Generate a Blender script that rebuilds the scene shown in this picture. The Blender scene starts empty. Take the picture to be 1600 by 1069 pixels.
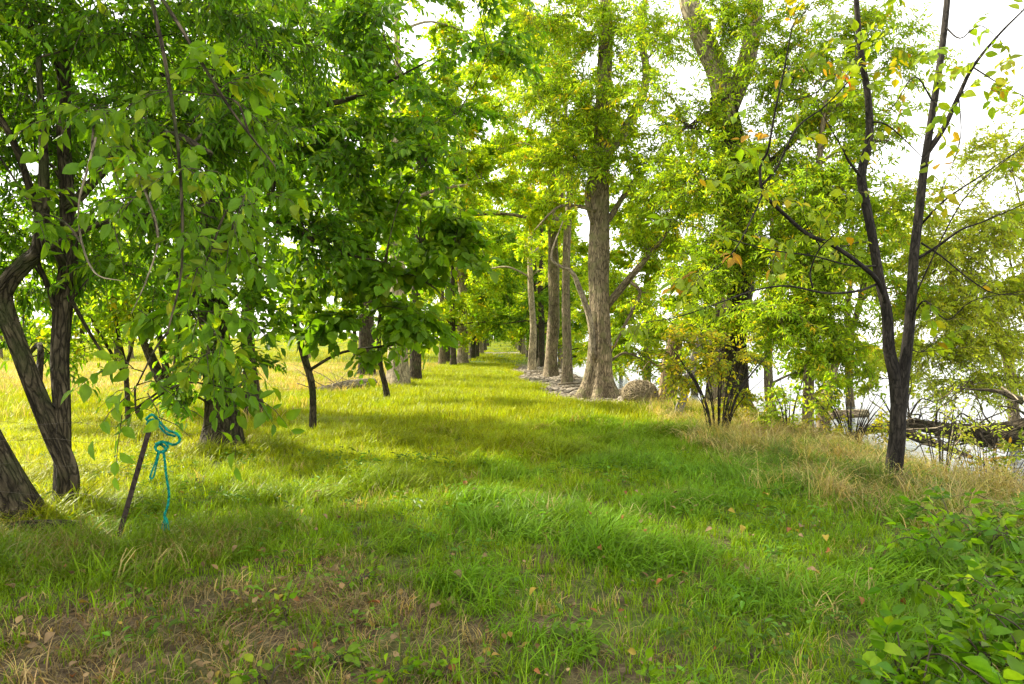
import bpy, math, random
import numpy as np
from mathutils import Matrix, Vector

random.seed(7)
rng = np.random.default_rng(7)
R_ = math.radians
sc = bpy.context.scene
col = sc.collection

# ------------------------------------------------------------------ camera, sky, sun, exposure
CAMH = 1.6
FPX = 1600 * 24.0 / 36.0
cam_d = bpy.data.cameras.new('camera')
cam_d.lens = 24.0
cam_d.sensor_width = 36.0
cam_d.clip_start = 0.05
cam_d.clip_end = 6000
cam = bpy.data.objects.new('camera', cam_d)
cam.location = (0, 0, CAMH)
cam.rotation_euler = (R_(90), 0, 0)
col.objects.link(cam)
sc.camera = cam

SUN_TO = Vector((-0.90, 0.42, 0.0)).normalized()          # ground direction towards the sun
SUN_EL = R_(35)
world = bpy.data.worlds.new('World')
sc.world = world
world.use_nodes = True
wn = world.node_tree
sky = wn.nodes.new('ShaderNodeTexSky')
sky.sky_type = 'NISHITA'
sky.sun_disc = False
sky.sun_elevation = SUN_EL
sky.sun_rotation = math.atan2(SUN_TO.x, SUN_TO.y)
sky.air_density = 1.0
sky.dust_density = 2.0
sky.ozone_density = 0.6
# thin bright cloud sheet over the whole sky
cmix = wn.nodes.new('ShaderNodeMix'); cmix.data_type = 'RGBA'
wtc = wn.nodes.new('ShaderNodeTexCoord')
wno = wn.nodes.new('ShaderNodeTexNoise'); wno.inputs['Scale'].default_value = 2.2; wno.inputs['Detail'].default_value = 5
wn.links.new(wtc.outputs['Generated'], wno.inputs['Vector'])
wmr = wn.nodes.new('ShaderNodeMapRange'); wmr.inputs[3].default_value = 0.72; wmr.inputs[4].default_value = 0.98
wn.links.new(wno.outputs[0], wmr.inputs[0]); wn.links.new(wmr.outputs[0], cmix.inputs[0])
wn.links.new(sky.outputs[0], cmix.inputs[6])
cmix.inputs[7].default_value = (6.3, 6.15, 5.85, 1)
wn.links.new(cmix.outputs[2], wn.nodes['Background'].inputs[0])
wn.nodes['Background'].inputs[1].default_value = 0.15

sun_d = bpy.data.lights.new('sun', 'SUN')
sun_d.energy = 5.0
sun_d.angle = R_(1.2)
sun_d.color = (1.0, 0.92, 0.74)
sun = bpy.data.objects.new('sun', sun_d)
d = SUN_TO * math.cos(SUN_EL) + Vector((0, 0, math.sin(SUN_EL)))
sun.rotation_euler = d.to_track_quat('Z', 'Y').to_euler()
sun.location = (-20, 10, 30)
col.objects.link(sun)

sc.view_settings.view_transform = 'Standard'
sc.view_settings.look = 'None'
sc.view_settings.gamma = 1.0
sc.view_settings.use_curve_mapping = False
sc.view_settings.exposure = 1.52
sc.render.engine = 'CYCLES'
sc.cycles.max_bounces = 7
sc.cycles.diffuse_bounces = 3
sc.cycles.glossy_bounces = 2
sc.cycles.transmission_bounces = 4
sc.cycles.transparent_max_bounces = 8
sc.cycles.caustics_reflective = False
sc.cycles.caustics_refractive = False
sc.cycles.sample_clamp_indirect = 6.0
sc.cycles.use_denoising = True
sc.cycles.denoiser = 'OPENIMAGEDENOISE'


def P(px, py, Y):
    return np.array([(px - 800) / FPX * Y, Y, CAMH - (py - 534.5) / FPX * Y])


# ------------------------------------------------------------------ terrain heights
def lane_c(y):
    return -0.75 - 0.0055 * y


_ey = [0, 4, 6, 8, 10, 12, 15, 18, 22, 26, 34, 45, 60, 100, 400]
_ex = [7.6, 6.4, 5.5, 4.95, 4.85, 4.85, 4.7, 4.3, 3.6, 3.1, 2.7, 2.5, 2.3, 2.2, 2.0]


def edge_x(y):
    return np.interp(y, _ey, _ex)


def vnoise(x, y):
    return (np.sin(x * 1.3 + 0.7 * np.sin(y * 0.9)) * np.cos(y * 1.1 + 0.6 * np.sin(x * 1.7)) * 0.5
            + np.sin(x * 3.1 + y * 1.9) * 0.2 + np.sin(x * 2.3 - y * 3.7 + 1.3) * 0.2)


def height(x, y):
    x = np.asarray(x, float); y = np.asarray(y, float)
    h = 0.05 * vnoise(x * 0.7, y * 0.7) + 0.02 * vnoise(x * 2.2 + 5, y * 2.2)
    e = edge_x(y)
    t = np.clip((x - e) / 2.7, 0, 1)
    s = t * t * (3 - 2 * t)
    h = h - 1.7 * s
    # hump of the overgrown bank near the camera
    h = h + 0.05 * np.exp(-((x - 4.4) / 1.3) ** 2) * np.exp(-((y - 6.5) / 3.0) ** 2)
    # ground climbs far down the lane
    far = np.clip((y - 95) / 140, 0, 1)
    h = h + 2.6 * far * far * (3 - 2 * far) * (1 - s)
    return h


# ------------------------------------------------------------------ node material helpers
def new_mat(name):
    m = bpy.data.materials.new(name)
    m.use_nodes = True
    m.node_tree.nodes.clear()
    return m, m.node_tree.nodes, m.node_tree.links


def N(nodes, t, **kw):
    n = nodes.new(t)
    for k, v in kw.items():
        setattr(n, k, v)
    return n


def ramp(nodes, stops):
    r = nodes.new('ShaderNodeValToRGB')
    els = r.color_ramp.elements
    while len(els) > 1:
        els.remove(els[-1])
    els[0].position = stops[0][0]; els[0].color = (*stops[0][1], 1)
    for p, c in stops[1:]:
        e = els.new(p); e.color = (*c, 1)
    return r


def leaf_mat(name, src='ATTR', trans=0.5, rough=0.5, tint=(1.8, 1.7, 0.45), spec=0.22):
    m, n, l = new_mat(name)
    out = N(n, 'ShaderNodeOutputMaterial')
    if src == 'OBJ':
        c = N(n, 'ShaderNodeObjectInfo'); csock = c.outputs['Color']
    elif src == 'INST':
        c = N(n, 'ShaderNodeAttribute', attribute_type='INSTANCER', attribute_name='tint'); c0 = c.outputs['Color']
        b = N(n, 'ShaderNodeAttribute', attribute_type='GEOMETRY', attribute_name='Col')
        mx = N(n, 'ShaderNodeMix', data_type='RGBA', blend_type='MULTIPLY'); mx.inputs[0].default_value = 1
        l.new(c0, mx.inputs[6]); l.new(b.outputs['Color'], mx.inputs[7]); csock = mx.outputs[2]
    else:
        c = N(n, 'ShaderNodeAttribute', attribute_type='GEOMETRY', attribute_name='Col'); csock = c.outputs['Color']
    # fine mottling on the blade
    tc = N(n, 'ShaderNodeTexCoord')
    nz = N(n, 'ShaderNodeTexNoise'); nz.inputs['Scale'].default_value = 9 if src != 'OBJ' else 3
    l.new(tc.outputs['Object'], nz.inputs['Vector'])
    mr = N(n, 'ShaderNodeMapRange'); mr.inputs[3].default_value = 0.72; mr.inputs[4].default_value = 1.28
    l.new(nz.outputs[0], mr.inputs[0])
    mul = N(n, 'ShaderNodeMix', data_type='RGBA', blend_type='MULTIPLY'); mul.inputs[0].default_value = 1
    l.new(csock, mul.inputs[6]); l.new(mr.outputs[0], mul.inputs[7])
    pb = N(n, 'ShaderNodeBsdfPrincipled')
    pb.inputs['Roughness'].default_value = rough
    pb.inputs['Specular IOR Level'].default_value = spec
    l.new(mul.outputs[2], pb.inputs['Base Color'])
    tr = N(n, 'ShaderNodeBsdfTranslucent')
    tm = N(n, 'ShaderNodeMix', data_type='RGBA', blend_type='MULTIPLY'); tm.inputs[0].default_value = 1
    tm.inputs[7].default_value = (*tint, 1)
    l.new(mul.outputs[2], tm.inputs[6]); l.new(tm.outputs[2], tr.inputs['Color'])
    ms = N(n, 'ShaderNodeMixShader'); ms.inputs[0].default_value = trans
    l.new(pb.outputs[0], ms.inputs[1]); l.new(tr.outputs[0], ms.inputs[2])
    l.new(ms.outputs[0], out.inputs[0])
    return m


def bark_mat(name, c1, c2, c3, fur=9.0, bump=0.6, moss=None):
    m, n, l = new_mat(name)
    out = N(n, 'ShaderNodeOutputMaterial')
    at = N(n, 'ShaderNodeAttribute', attribute_type='GEOMETRY', attribute_name='bco')
    mp = N(n, 'ShaderNodeMapping'); mp.inputs['Scale'].default_value = (fur, fur, fur * 0.26)
    l.new(at.outputs['Vector'], mp.inputs[0])
    n1 = N(n, 'ShaderNodeTexNoise'); n1.inputs['Scale'].default_value = 2.2; n1.inputs['Detail'].default_value = 6; n1.inputs['Roughness'].default_value = 0.65
    l.new(mp.outputs[0], n1.inputs['Vector'])
    wz = N(n, 'ShaderNodeTexNoise'); wz.inputs['Scale'].default_value = 1.1; wz.inputs['Detail'].default_value = 3
    l.new(mp.outputs[0], wz.inputs['Vector'])
    wa_ = N(n, 'ShaderNodeVectorMath', operation='MULTIPLY_ADD'); wa_.inputs[1].default_value = (1.3, 1.3, 1.3)
    l.new(wz.outputs['Color'], wa_.inputs[0]); l.new(mp.outputs[0], wa_.inputs[2])
    v1 = N(n, 'ShaderNodeTexVoronoi', feature='DISTANCE_TO_EDGE'); v1.inputs['Scale'].default_value = 2.0
    l.new(wa_.outputs[0], v1.inputs['Vector'])
    vr = N(n, 'ShaderNodeMapRange'); vr.inputs[2].default_value = 0.16; vr.inputs[3].default_value = 0.34; vr.inputs[4].default_value = 1.08
    l.new(v1.outputs['Distance'], vr.inputs[0])
    n2 = N(n, 'ShaderNodeTexNoise'); n2.inputs['Scale'].default_value = 1.4; n2.inputs['Detail'].default_value = 4
    l.new(at.outputs['Vector'], n2.inputs['Vector'])
    r1 = ramp(n, [(0.28, c1), (0.5, c2), (0.72, c3)])
    l.new(n1.outputs[0], r1.inputs[0])
    r2 = ramp(n, [(0.3, (0.62, 0.62, 0.6)), (0.65, (1.15, 1.12, 1.05))])
    l.new(n2.outputs[0], r2.inputs[0])
    mul = N(n, 'ShaderNodeMix', data_type='RGBA', blend_type='MULTIPLY'); mul.inputs[0].default_value = 1
    l.new(r1.outputs[0], mul.inputs[6]); l.new(r2.outputs[0], mul.inputs[7])
    mu2 = N(n, 'ShaderNodeMix', data_type='RGBA', blend_type='MULTIPLY'); mu2.inputs[0].default_value = 1
    l.new(mul.outputs[2], mu2.inputs[6]); l.new(vr.outputs[0], mu2.inputs[7])
    csock = mu2.outputs[2]
    if moss:
        n3 = N(n, 'ShaderNodeTexNoise'); n3.inputs['Scale'].default_value = 3.5; n3.inputs['Detail'].default_value = 5
        l.new(at.outputs['Vector'], n3.inputs['Vector'])
        mr = N(n, 'ShaderNodeMapRange'); mr.inputs[1].default_value = 0.5; mr.inputs[2].default_value = 0.68; mr.inputs[4].default_value = 0.75
        l.new(n3.outputs[0], mr.inputs[0])
        mx = N(n, 'ShaderNodeMix', data_type='RGBA'); mx.inputs[7].default_value = (*moss, 1)
        l.new(mr.outputs[0], mx.inputs[0]); l.new(csock, mx.inputs[6]); csock = mx.outputs[2]
    ad = N(n, 'ShaderNodeMath', operation='ADD')
    l.new(n1.outputs[0], ad.inputs[0]); l.new(vr.outputs[0], ad.inputs[1])
    bp = N(n, 'ShaderNodeBump'); bp.inputs['Strength'].default_value = bump; bp.inputs['Distance'].default_value = 0.03
    l.new(ad.outputs[0], bp.inputs['Height'])
    pb = N(n, 'ShaderNodeBsdfPrincipled'); pb.inputs['Roughness'].default_value = 0.9; pb.inputs['Specular IOR Level'].default_value = 0.2
    l.new(csock, pb.inputs['Base Color']); l.new(bp.outputs[0], pb.inputs['Normal'])
    l.new(pb.outputs[0], out.inputs[0])
    return m


def plain_mat(name, c, rough=0.8, var=0.35, scale=12.0, metal=0.0, spec=0.3, bump=0.3):
    m, n, l = new_mat(name)
    out = N(n, 'ShaderNodeOutputMaterial')
    tc = N(n, 'ShaderNodeTexCoord')
    nz = N(n, 'ShaderNodeTexNoise'); nz.inputs['Scale'].default_value = scale; nz.inputs['Detail'].default_value = 6
    l.new(tc.outputs['Object'], nz.inputs['Vector'])
    r = ramp(n, [(0.3, tuple(x * (1 - var) for x in c)), (0.7, tuple(min(1, x * (1 + var)) for x in c))])
    l.new(nz.outputs[0], r.inputs[0])
    bp = N(n, 'ShaderNodeBump'); bp.inputs['Strength'].default_value = bump; bp.inputs['Distance'].default_value = 0.01
    l.new(nz.outputs[0], bp.inputs['Height'])
    pb = N(n, 'ShaderNodeBsdfPrincipled'); pb.inputs['Roughness'].default_value = rough
    pb.inputs['Metallic'].default_value = metal; pb.inputs['Specular IOR Level'].default_value = spec
    l.new(r.outputs[0], pb.inputs['Base Color']); l.new(bp.outputs[0], pb.inputs['Normal'])
    l.new(pb.outputs[0], out.inputs[0])
    return m


M_LEAF = leaf_mat('leaf_foliage', 'ATTR')
M_LEAF1 = leaf_mat('leaf_single', 'OBJ')
M_GRASS = leaf_mat('grass_blade', 'INST', trans=0.34, rough=0.45, tint=(1.65, 1.55, 0.45), spec=0.14)
M_DRYLEAF = leaf_mat('fallen_leaf', 'OBJ', trans=0.2, rough=0.7, tint=(1.2, 1.0, 0.8), spec=0.2)
M_BARK_D = bark_mat('bark_dark', (0.018, 0.014, 0.009), (0.072, 0.058, 0.036), (0.17, 0.14, 0.095), bump=0.9, moss=(0.05, 0.06, 0.02))
M_BARK_M = bark_mat('bark_grey_brown', (0.10, 0.078, 0.05), (0.24, 0.19, 0.125), (0.40, 0.33, 0.225), fur=8, moss=(.17, .165, .07))
M_BARK_L = bark_mat('bark_pale', (0.19, 0.155, 0.10), (0.34, 0.285, 0.19), (0.48, 0.42, 0.30), fur=7, bump=0.45)
M_BARK_S = bark_mat('bark_smooth_dark', (0.011, 0.009, 0.008), (0.027, 0.023, 0.019), (0.06, 0.052, 0.044), fur=14, bump=0.3)
M_DEAD = bark_mat('dead_wood', (0.14, 0.11, 0.075), (0.3, 0.25, 0.18), (0.46, 0.4, 0.31), fur=10, bump=0.4)
M_TWIG = plain_mat('twig_bark', (0.06, 0.045, 0.03), scale=30)
M_TWIG_L = plain_mat('twig_bark_pale', (0.17, 0.135, 0.09), scale=30)

# ------------------------------------------------------------------ mesh helpers


class Acc:
    def __init__(s):
        s.v = []; s.q = []; s.t = []; s.n = 0; s.col = []; s.bco = []

    def add(s, v, quads=None, tris=None, colr=None, bco=None):
        v = np.asarray(v, float)
        s.v.append(v)
        if quads is not None and len(quads): s.q.append(np.asarray(quads) + s.n)
        if tris is not None and len(tris): s.t.append(np.asarray(tris) + s.n)
        s.col.append(np.ones((len(v), 3)) if colr is None else colr)
        s.bco.append(np.zeros((len(v), 3)) if bco is None else bco)
        s.n += len(v)

    def mesh(s, name, mat, off=(0, 0, 0), smooth=True, col_attr=False, bco_attr=False):
        me = bpy.data.meshes.new(name)
        if not s.v:
            return me
        v = np.concatenate(s.v) - np.asarray(off)
        q = np.concatenate(s.q) if s.q else np.zeros((0, 4), int)
        t = np.concatenate(s.t) if s.t else np.zeros((0, 3), int)
        me.vertices.add(len(v)); me.vertices.foreach_set('co', v.astype(np.float32).ravel())
        loops = np.concatenate([q.ravel(), t.ravel()]).astype(np.int32)
        me.loops.add(len(loops)); me.loops.foreach_set('vertex_index', loops)
        npoly = len(q) + len(t)
        me.polygons.add(npoly)
        starts = np.concatenate([np.arange(len(q)) * 4, len(q) * 4 + np.arange(len(t)) * 3]).astype(np.int32)
        me.polygons.foreach_set('loop_start', starts)
        me.polygons.foreach_set('use_smooth', np.full(npoly, smooth))
        if col_attr:
            a = me.attributes.new('Col', 'FLOAT_COLOR', 'POINT')
            c = np.concatenate(s.col); c = np.concatenate([c, np.ones((len(c), 1))], 1)
            a.data.foreach_set('color', c.astype(np.float32).ravel())
        if bco_attr:
            a = me.attributes.new('bco', 'FLOAT_VECTOR', 'POINT')
            a.data.foreach_set('vector', np.concatenate(s.bco).astype(np.float32).ravel())
        me.update(calc_edges=True)
        me.validate()
        if mat: me.materials.append(mat)
        return me


def link(name, me, parent=None, kind=None):
    o = bpy.data.objects.new(name, me)
    col.objects.link(o)
    if parent is not None: o.parent = parent
    if kind: o['kind'] = kind
    return o


def tag(o, label, cat, group=None, kind=None):
    o['label'] = label; o['category'] = cat
    if group: o['group'] = group
    if kind: o['kind'] = kind
    return o


def empty(name, loc, label, cat, group=None):
    o = bpy.data.objects.new(name, None)
    o.location = tuple(loc)
    o.empty_display_size = 0.2
    col.objects.link(o)
    return tag(o, label, cat, group)


def catmull(pts, n):
    pts = np.asarray(pts, float)
    if len(pts) < 3:
        t = np.linspace(0, 1, n)[:, None]
        return pts[0] * (1 - t) + pts[-1] * t
    p = np.vstack([2 * pts[0] - pts[1], pts, 2 * pts[-1] - pts[-2]])
    u = np.linspace(0, len(pts) - 1 - 1e-6, n)
    i = u.astype(int); f = (u - i)[:, None]
    a, b, c, d_ = p[i], p[i + 1], p[i + 2], p[i + 3]
    return 0.5 * (2 * b + (c - a) * f + (2 * a - 5 * b + 4 * c - d_) * f ** 2 + (3 * b - a - 3 * c + d_) * f ** 3)


def norm(a):
    return a / np.maximum(np.linalg.norm(a, axis=-1, keepdims=True), 1e-9)


def tube(acc, pts, rad, sides=8, n=None, rough=0.0, butt=None, cap=True, seed=0):
    """swept tapered tube along a smoothed path; butt=(strength, height m, lobes)"""
    pts = np.asarray(pts, float); rad = np.asarray(rad, float)
    if n is None: n = max(4, len(pts) * 4)
    c = catmull(pts, n)
    r = np.interp(np.linspace(0, 1, n), np.linspace(0, 1, len(rad)), rad)
    tan = norm(np.gradient(c, axis=0))
    up = np.array([0, 1.0, 0]) if abs(tan[0][1]) < 0.9 else np.array([1.0, 0, 0])
    x = norm(np.cross(up, tan[0])); xs = []
    for i in range(n):
        x = norm(x - tan[i] * np.dot(x, tan[i])); xs.append(x)
    xs = np.array(xs); ys = np.cross(tan, xs)
    a = np.linspace(0, 2 * np.pi, sides, endpoint=False)
    L = np.concatenate([[0], np.cumsum(np.linalg.norm(np.diff(c, axis=0), axis=1))])
    rr = np.repeat(r[:, None], sides, 1)
    g = np.random.default_rng(seed + 11)
    if rough:
        for k in (2, 3, 5, 8, 11):
            ph = g.uniform(0, 6.28); fr = g.uniform(0.4, 1.6)
            rr = rr * (1 + rough * np.sin(k * a[None] + ph + np.sin(L[:, None] * fr + ph) * 1.2) * (1.0 if k < 6 else 0.6))
        rr = rr * (1 + rough * 0.8 * np.sin(L[:, None] * g.uniform(1.5, 3.5) + g.uniform(0, 6)))
    if butt:
        st, hh, lob = butt
        w = np.exp(-(L / hh) ** 1.0)[:, None]
        ph = g.uniform(0, 6.28)
        rr = rr * (1 + st * w * (0.45 + 0.55 * np.abs(np.sin(lob * 0.5 * a[None] + ph)) ** 1.3 + 0.2 * np.sin(3 * a[None] + ph)))
    v = c[:, None] + rr[..., None] * (np.cos(a)[None, :, None] * xs[:, None] + np.sin(a)[None, :, None] * ys[:, None])
    bco = np.stack([np.cos(a)[None] * rr, np.sin(a)[None] * rr, np.repeat(L[:, None], sides, 1)], -1) + seed * 1.7
    i = np.arange(n - 1)[:, None] * sides; j = np.arange(sides)[None]; j2 = (j + 1) % sides
    q = np.stack([i + j, i + j2, i + sides + j2, i + sides + j], -1).reshape(-1, 4)
    vv = v.reshape(-1, 3); bb = bco.reshape(-1, 3); tris = None
    if cap:
        vv = np.vstack([vv, c[-1] + tan[-1] * r[-1] * 0.4, c[0]]); bb = np.vstack([bb, bb[-1], bb[0]])
        top = (n - 1) * sides; jj = np.arange(sides)
        tris = np.concatenate([np.stack([top + jj, top + (jj + 1) % sides, np.full(sides, n * sides)], -1),
                               np.stack([(jj + 1) % sides, jj, np.full(sides, n * sides + 1)], -1)])
    acc.add(vv, q, tris, bco=bb)
    return c, r


# ------------------------------------------------------------------ leaf templates: blade along +x, normal +z
def leaf_template(w, curl=0.12, fold=0.10, pts=((0.0, .12), (0.22, .8), (0.48, 1.0), (0.75, .62)), stalk=0.16):
    v = []; q = []; t = []
    for x, k in pts:
        z = -curl * (x ** 2)
        v += [(x, k * w, z + fold * k), (x, 0, z), (x, -k * w, z + fold * k)]
    v.append((1.0, 0, -curl))
    n = len(pts)
    for i in range(n - 1):
        b = i * 3
        q += [(b, b + 1, b + 4, b + 3), (b + 1, b + 2, b + 5, b + 4)]
    b = (n - 1) * 3
    t += [(b, b + 1, n * 3), (b + 1, b + 2, n * 3)]
    v = np.array(v); v[:, 0] = v[:, 0] * (1 - stalk) + stalk
    k = len(v)                                             # leaf stalk
    v = np.vstack([v, [(0, 0.012, 0), (0, -0.012, 0), (stalk + 0.02, 0, 0.004)]])
    t.append((k, k + 1, k + 2))
    return v, np.array(q), np.array(t)


def small_template(w, fold=0.1, curl=0.15):
    v = np.array([(0, 0, 0), (0.42, w, fold), (1, 0, -curl), (0.42, -w, fold), (0.45, 0, -curl * 0.2)], float)
    return v, np.zeros((0, 4), int), np.array([(0, 4, 1), (1, 4, 2), (0, 3, 4), (3, 2, 4)])


def tiny_template(w, fold=0.12):
    v = np.array([(0, 0, 0), (0.42, w, fold), (1, 0, -0.05), (0.42, -w, fold)], float)
    return v, np.zeros((0, 4), int), np.array([(0, 2, 1), (0, 3, 2)])


def hex_template(w, fold=0.1, curl=0.16):
    """six-sided blade folded along its midrib: four triangles"""
    v = np.array([(0, 0, 0), (.24, w * .85, fold * .8), (.62, w * .82, fold * .5 - curl * .3), (1, 0, -curl), (.62, -w * .82, fold * .5 - curl * .3), (.24, -w * .85, fold * .8)], float)
    return v, np.array([(0, 3, 2, 1), (0, 5, 4, 3)]), np.zeros((0, 3), int)


LEAFT = {
    'broad': leaf_template(0.36, pts=((0.0, .35), (0.15, .88), (0.42, 1.0), (0.72, .66))),
    'ovate': leaf_template(0.25),
    'lance': leaf_template(0.13, curl=0.22),
    'small': hex_template(0.27),
    'smallnarrow': hex_template(0.16, curl=.2),
    'tiny': tiny_template(0.3),
    'tinynarrow': tiny_template(0.17),
    'broad_crown': hex_template(0.36),
    'ovate_crown': hex_template(0.26),
    'lance_crown': hex_template(0.14, curl=.24),
}

PAL = {  # rows: (linear base colour, weight)
    'deep': [((.036, .098, .010), 5), ((.05, .122, .011), 5), ((.075, .155, .013), 3), ((.12, .19, .018), 1.2)],
    'mid': [((.048, .118, .011), 4), ((.07, .152, .014), 5), ((.10, .18, .017), 3), ((.17, .21, .02), .6)],
    'fresh': [((.075, .155, .012), 3), ((.115, .195, .014), 5), ((.155, .235, .016), 4), ((.24, .27, .02), .8), ((.38, .26, .02), .25)],
    'yellow': [((.10, .185, .013), 4), ((.155, .24, .015), 5), ((.22, .28, .018), 3), ((.36, .30, .02), .5), ((.40, .2, .02), .15)],
    'autumn': [((.11, .2, .02), 6), ((.17, .25, .025), 6), ((.36, .31, .03), .6), ((.42, .15, .03), .4), ((.30, .07, .03), .25)],
    'willow': [((.11, .16, .035), 4), ((.16, .21, .045), 4), ((.2, .22, .05), 2)],
    'shrub': [((.10, .16, .015), 5), ((.18, .21, .02), 4), ((.36, .31, .02), 1.6), ((.16, .09, .02), .3)],
}


PGAIN = {'fresh': 1.6, 'yellow': 1.75, 'mid': 1.5, 'deep': 1.6, 'willow': 2.2, 'shrub': 1.3}


def pal_cols(name, n, per=None, jit=0.18):
    rows = PAL[name]
    w = np.array([r[1] for r in rows], float); w /= w.sum()
    base = np.array([r[0] for r in rows])
    c = base[rng.choice(len(rows), n, p=w)] * np.array([1.18, 1.05, .5])
    return c * PGAIN.get(name, 1.0) * rng.uniform(1 - jit, 1 + jit, (n, 1)) * rng.uniform(0.93, 1.07, (n, 3))


class Leaves:
    """collected leaf transforms: rotation*size (N,3,3), position (N,3), colour (N,3)"""
    def __init__(s):
        s.R = []; s.Pp = []; s.C = []; s.tw = Acc()

    def sprays(s, pos, dirn, L, K, size, pal, droop=0.25, ang=(40, 75), up_j=0.5, pitch=(0.1, 0.6), twig_r=0.004, clump_var=0.25):
        """K alternate leaves on each of N little twigs starting at pos along dirn"""
        n = len(pos)
        if n == 0: return
        X = norm(np.asarray(dirn, float))
        up = norm(np.array([0, 0, 1.0]) + rng.normal(0, up_j, (n, 3)))
        Y = norm(np.cross(up, X)); Z = np.cross(X, Y)
        Ls = L * rng.uniform(0.65, 1.25, n)
        t = (np.arange(K) + 0.6) / K
        tt = np.clip(t[None] + rng.normal(0, 0.05, (n, K)), 0.05, 1)
        dz = -droop * Ls[:, None] * tt ** 2
        pp = pos[:, None] + X[:, None] * (tt * Ls[:, None])[..., None]
        pp[..., 2] += dz
        side = np.where(np.arange(K) % 2 == 0, 1, -1)[None] * np.ones((n, 1))
        aa = np.radians(rng.uniform(*ang, (n, K))) * side
        aa[:, -1] = rng.normal(0, 0.2, n)
        ax = np.cos(aa)[..., None] * X[:, None] + np.sin(aa)[..., None] * Y[:, None]
        pt = rng.uniform(*pitch, (n, K)) + rng.normal(0, 0.25, (n, K))
        ax = ax * np.cos(pt)[..., None] - Z[:, None] * np.sin(pt)[..., None]
        ax[..., 2] -= droop * 0.6
        ax = norm(ax)
        nz = norm(Z[:, None] + rng.normal(0, 0.38, (n, K, 3)))
        ay = norm(np.cross(nz, ax)); az = np.cross(ax, ay)
        sz = size * rng.uniform(0.45, 1.3, (n, K))
        Rm = np.stack([ax, ay, az], -1) * sz[..., None, None]
        cv = rng.uniform(1 - clump_var, 1 + clump_var, (n, 1, 1))
        base = pal_cols(pal, n)[:, None]
        cc = pal_cols(pal, n * K).reshape(n, K, 3)
        mixw = 0.55
        cc = (cc * (1 - mixw) + base * mixw) * cv
        s.R.append(Rm.reshape(-1, 3, 3)); s.Pp.append(pp.reshape(-1, 3)); s.C.append(cc.reshape(-1, 3))
        if twig_r:
            # bare twig under the leaves: three-sided, bent
            a = np.array([0, 2.1, 4.2]); ts = np.array([0, 0.5, 1.0]); rs = np.array([1, 0.7, 0.25]) * twig_r
            c = pos[:, None] + X[:, None] * (ts[None] * Ls[:, None])[..., None]
            c[..., 2] += -droop * Ls[:, None] * ts ** 2
            v = c[:, :, None] + (np.cos(a)[None, None, :, None] * Y[:, None, None] + np.sin(a)[None, None, :, None] * Z[:, None, None]) * rs[None, :, None, None]
            f = []
            for i in range(2):
                for j in range(3):
                    f.append((i * 3 + j, i * 3 + (j + 1) % 3, i * 3 + 3 + (j + 1) % 3, i * 3 + 3 + j))
            f = np.array(f)[None] + np.arange(n)[:, None, None] * 9
            s.tw.add(v.reshape(-1, 3), f.reshape(-1, 4))

    def arrays(s):
        if not s.R: return np.zeros((0, 3, 3)), np.zeros((0, 3)), np.zeros((0, 3))
        return np.concatenate(s.R), np.concatenate(s.Pp), np.concatenate(s.C)


_leaf_mesh = {}


def single_leaf_mesh(t):
    if t not in _leaf_mesh:
        a = Acc(); v, q, tr = LEAFT[t]; a.add(v, q, tr)
        _leaf_mesh[t] = a.mesh('leaf_' + t, M_LEAF1)
    return _leaf_mesh[t]


def emit_leaves(lv, tmpl, root, base, parts=0, crown_name='crown', mat=None, twig_mat=None, min_px=9, clear=None):
    R, Pp, C = lv.arrays()
    v, q, t = LEAFT[tmpl]
    if clear is not None and len(R):
        mid = Pp + R[:, :, 0] * .6; Ym = np.maximum(mid[:, 1], .3)
        mx_ = 800 + mid[:, 0] / Ym * FPX; my_ = 534.5 - (mid[:, 2] - CAMH) / Ym * FPX
        k_ = ~((mx_ > clear[0]) & (mx_ < clear[1]) & (my_ > clear[2]) & (my_ < clear[3]))
        R, Pp, C = R[k_], Pp[k_], C[k_]
    keep = np.ones(len(R), bool)
    if parts and len(R):
        Y = np.maximum(Pp[:, 1], 0.3)
        px = 800 + Pp[:, 0] / Y * FPX; py = 534.5 - (Pp[:, 2] - CAMH) / Y * FPX
        size = np.linalg.norm(R[:, :, 0], axis=1) / Y * FPX
        ok = (px > -10) & (px < 1610) & (py > -10) & (py < 1080) & (Pp[:, 1] > 0.5) & (size > min_px)
        idx = np.argsort(-np.where(ok, size, 0))[:parts]
        idx = idx[ok[idx]]
        me = single_leaf_mesh(tmpl)
        for i in idx:
            o = bpy.data.objects.new('leaf', me)
            m = Matrix.Identity(4)
            for r in range(3):
                for c_ in range(3): m[r][c_] = R[i, r, c_]
                m[r][3] = Pp[i, r] - base[r]
            o.matrix_basis = m
            o.color = (*C[i], 1)
            o.parent = root
            col.objects.link(o)
        keep[idx] = False
    R, Pp, C = R[keep], Pp[keep], C[keep]
    v, q, t = LEAFT.get(tmpl + '_crown', LEAFT[tmpl])
    if len(R):
        V = np.einsum('nij,kj->nki', R, v) + Pp[:, None]
        nk = len(v); off = np.arange(len(R))[:, None, None] * nk
        a = Acc()
        a.add(V.reshape(-1, 3), (q[None] + off).reshape(-1, 4) if len(q) else None, (t[None] + off).reshape(-1, 3) if len(t) else None,
              colr=np.repeat(C, nk, 0))
        link(crown_name, a.mesh(crown_name, mat or M_LEAF, base, smooth=False, col_attr=True), root, 'stuff')
    if lv.tw.n:
        link('twigs', lv.tw.mesh('twigs', twig_mat or M_TWIG, base), root, 'stuff')


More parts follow.
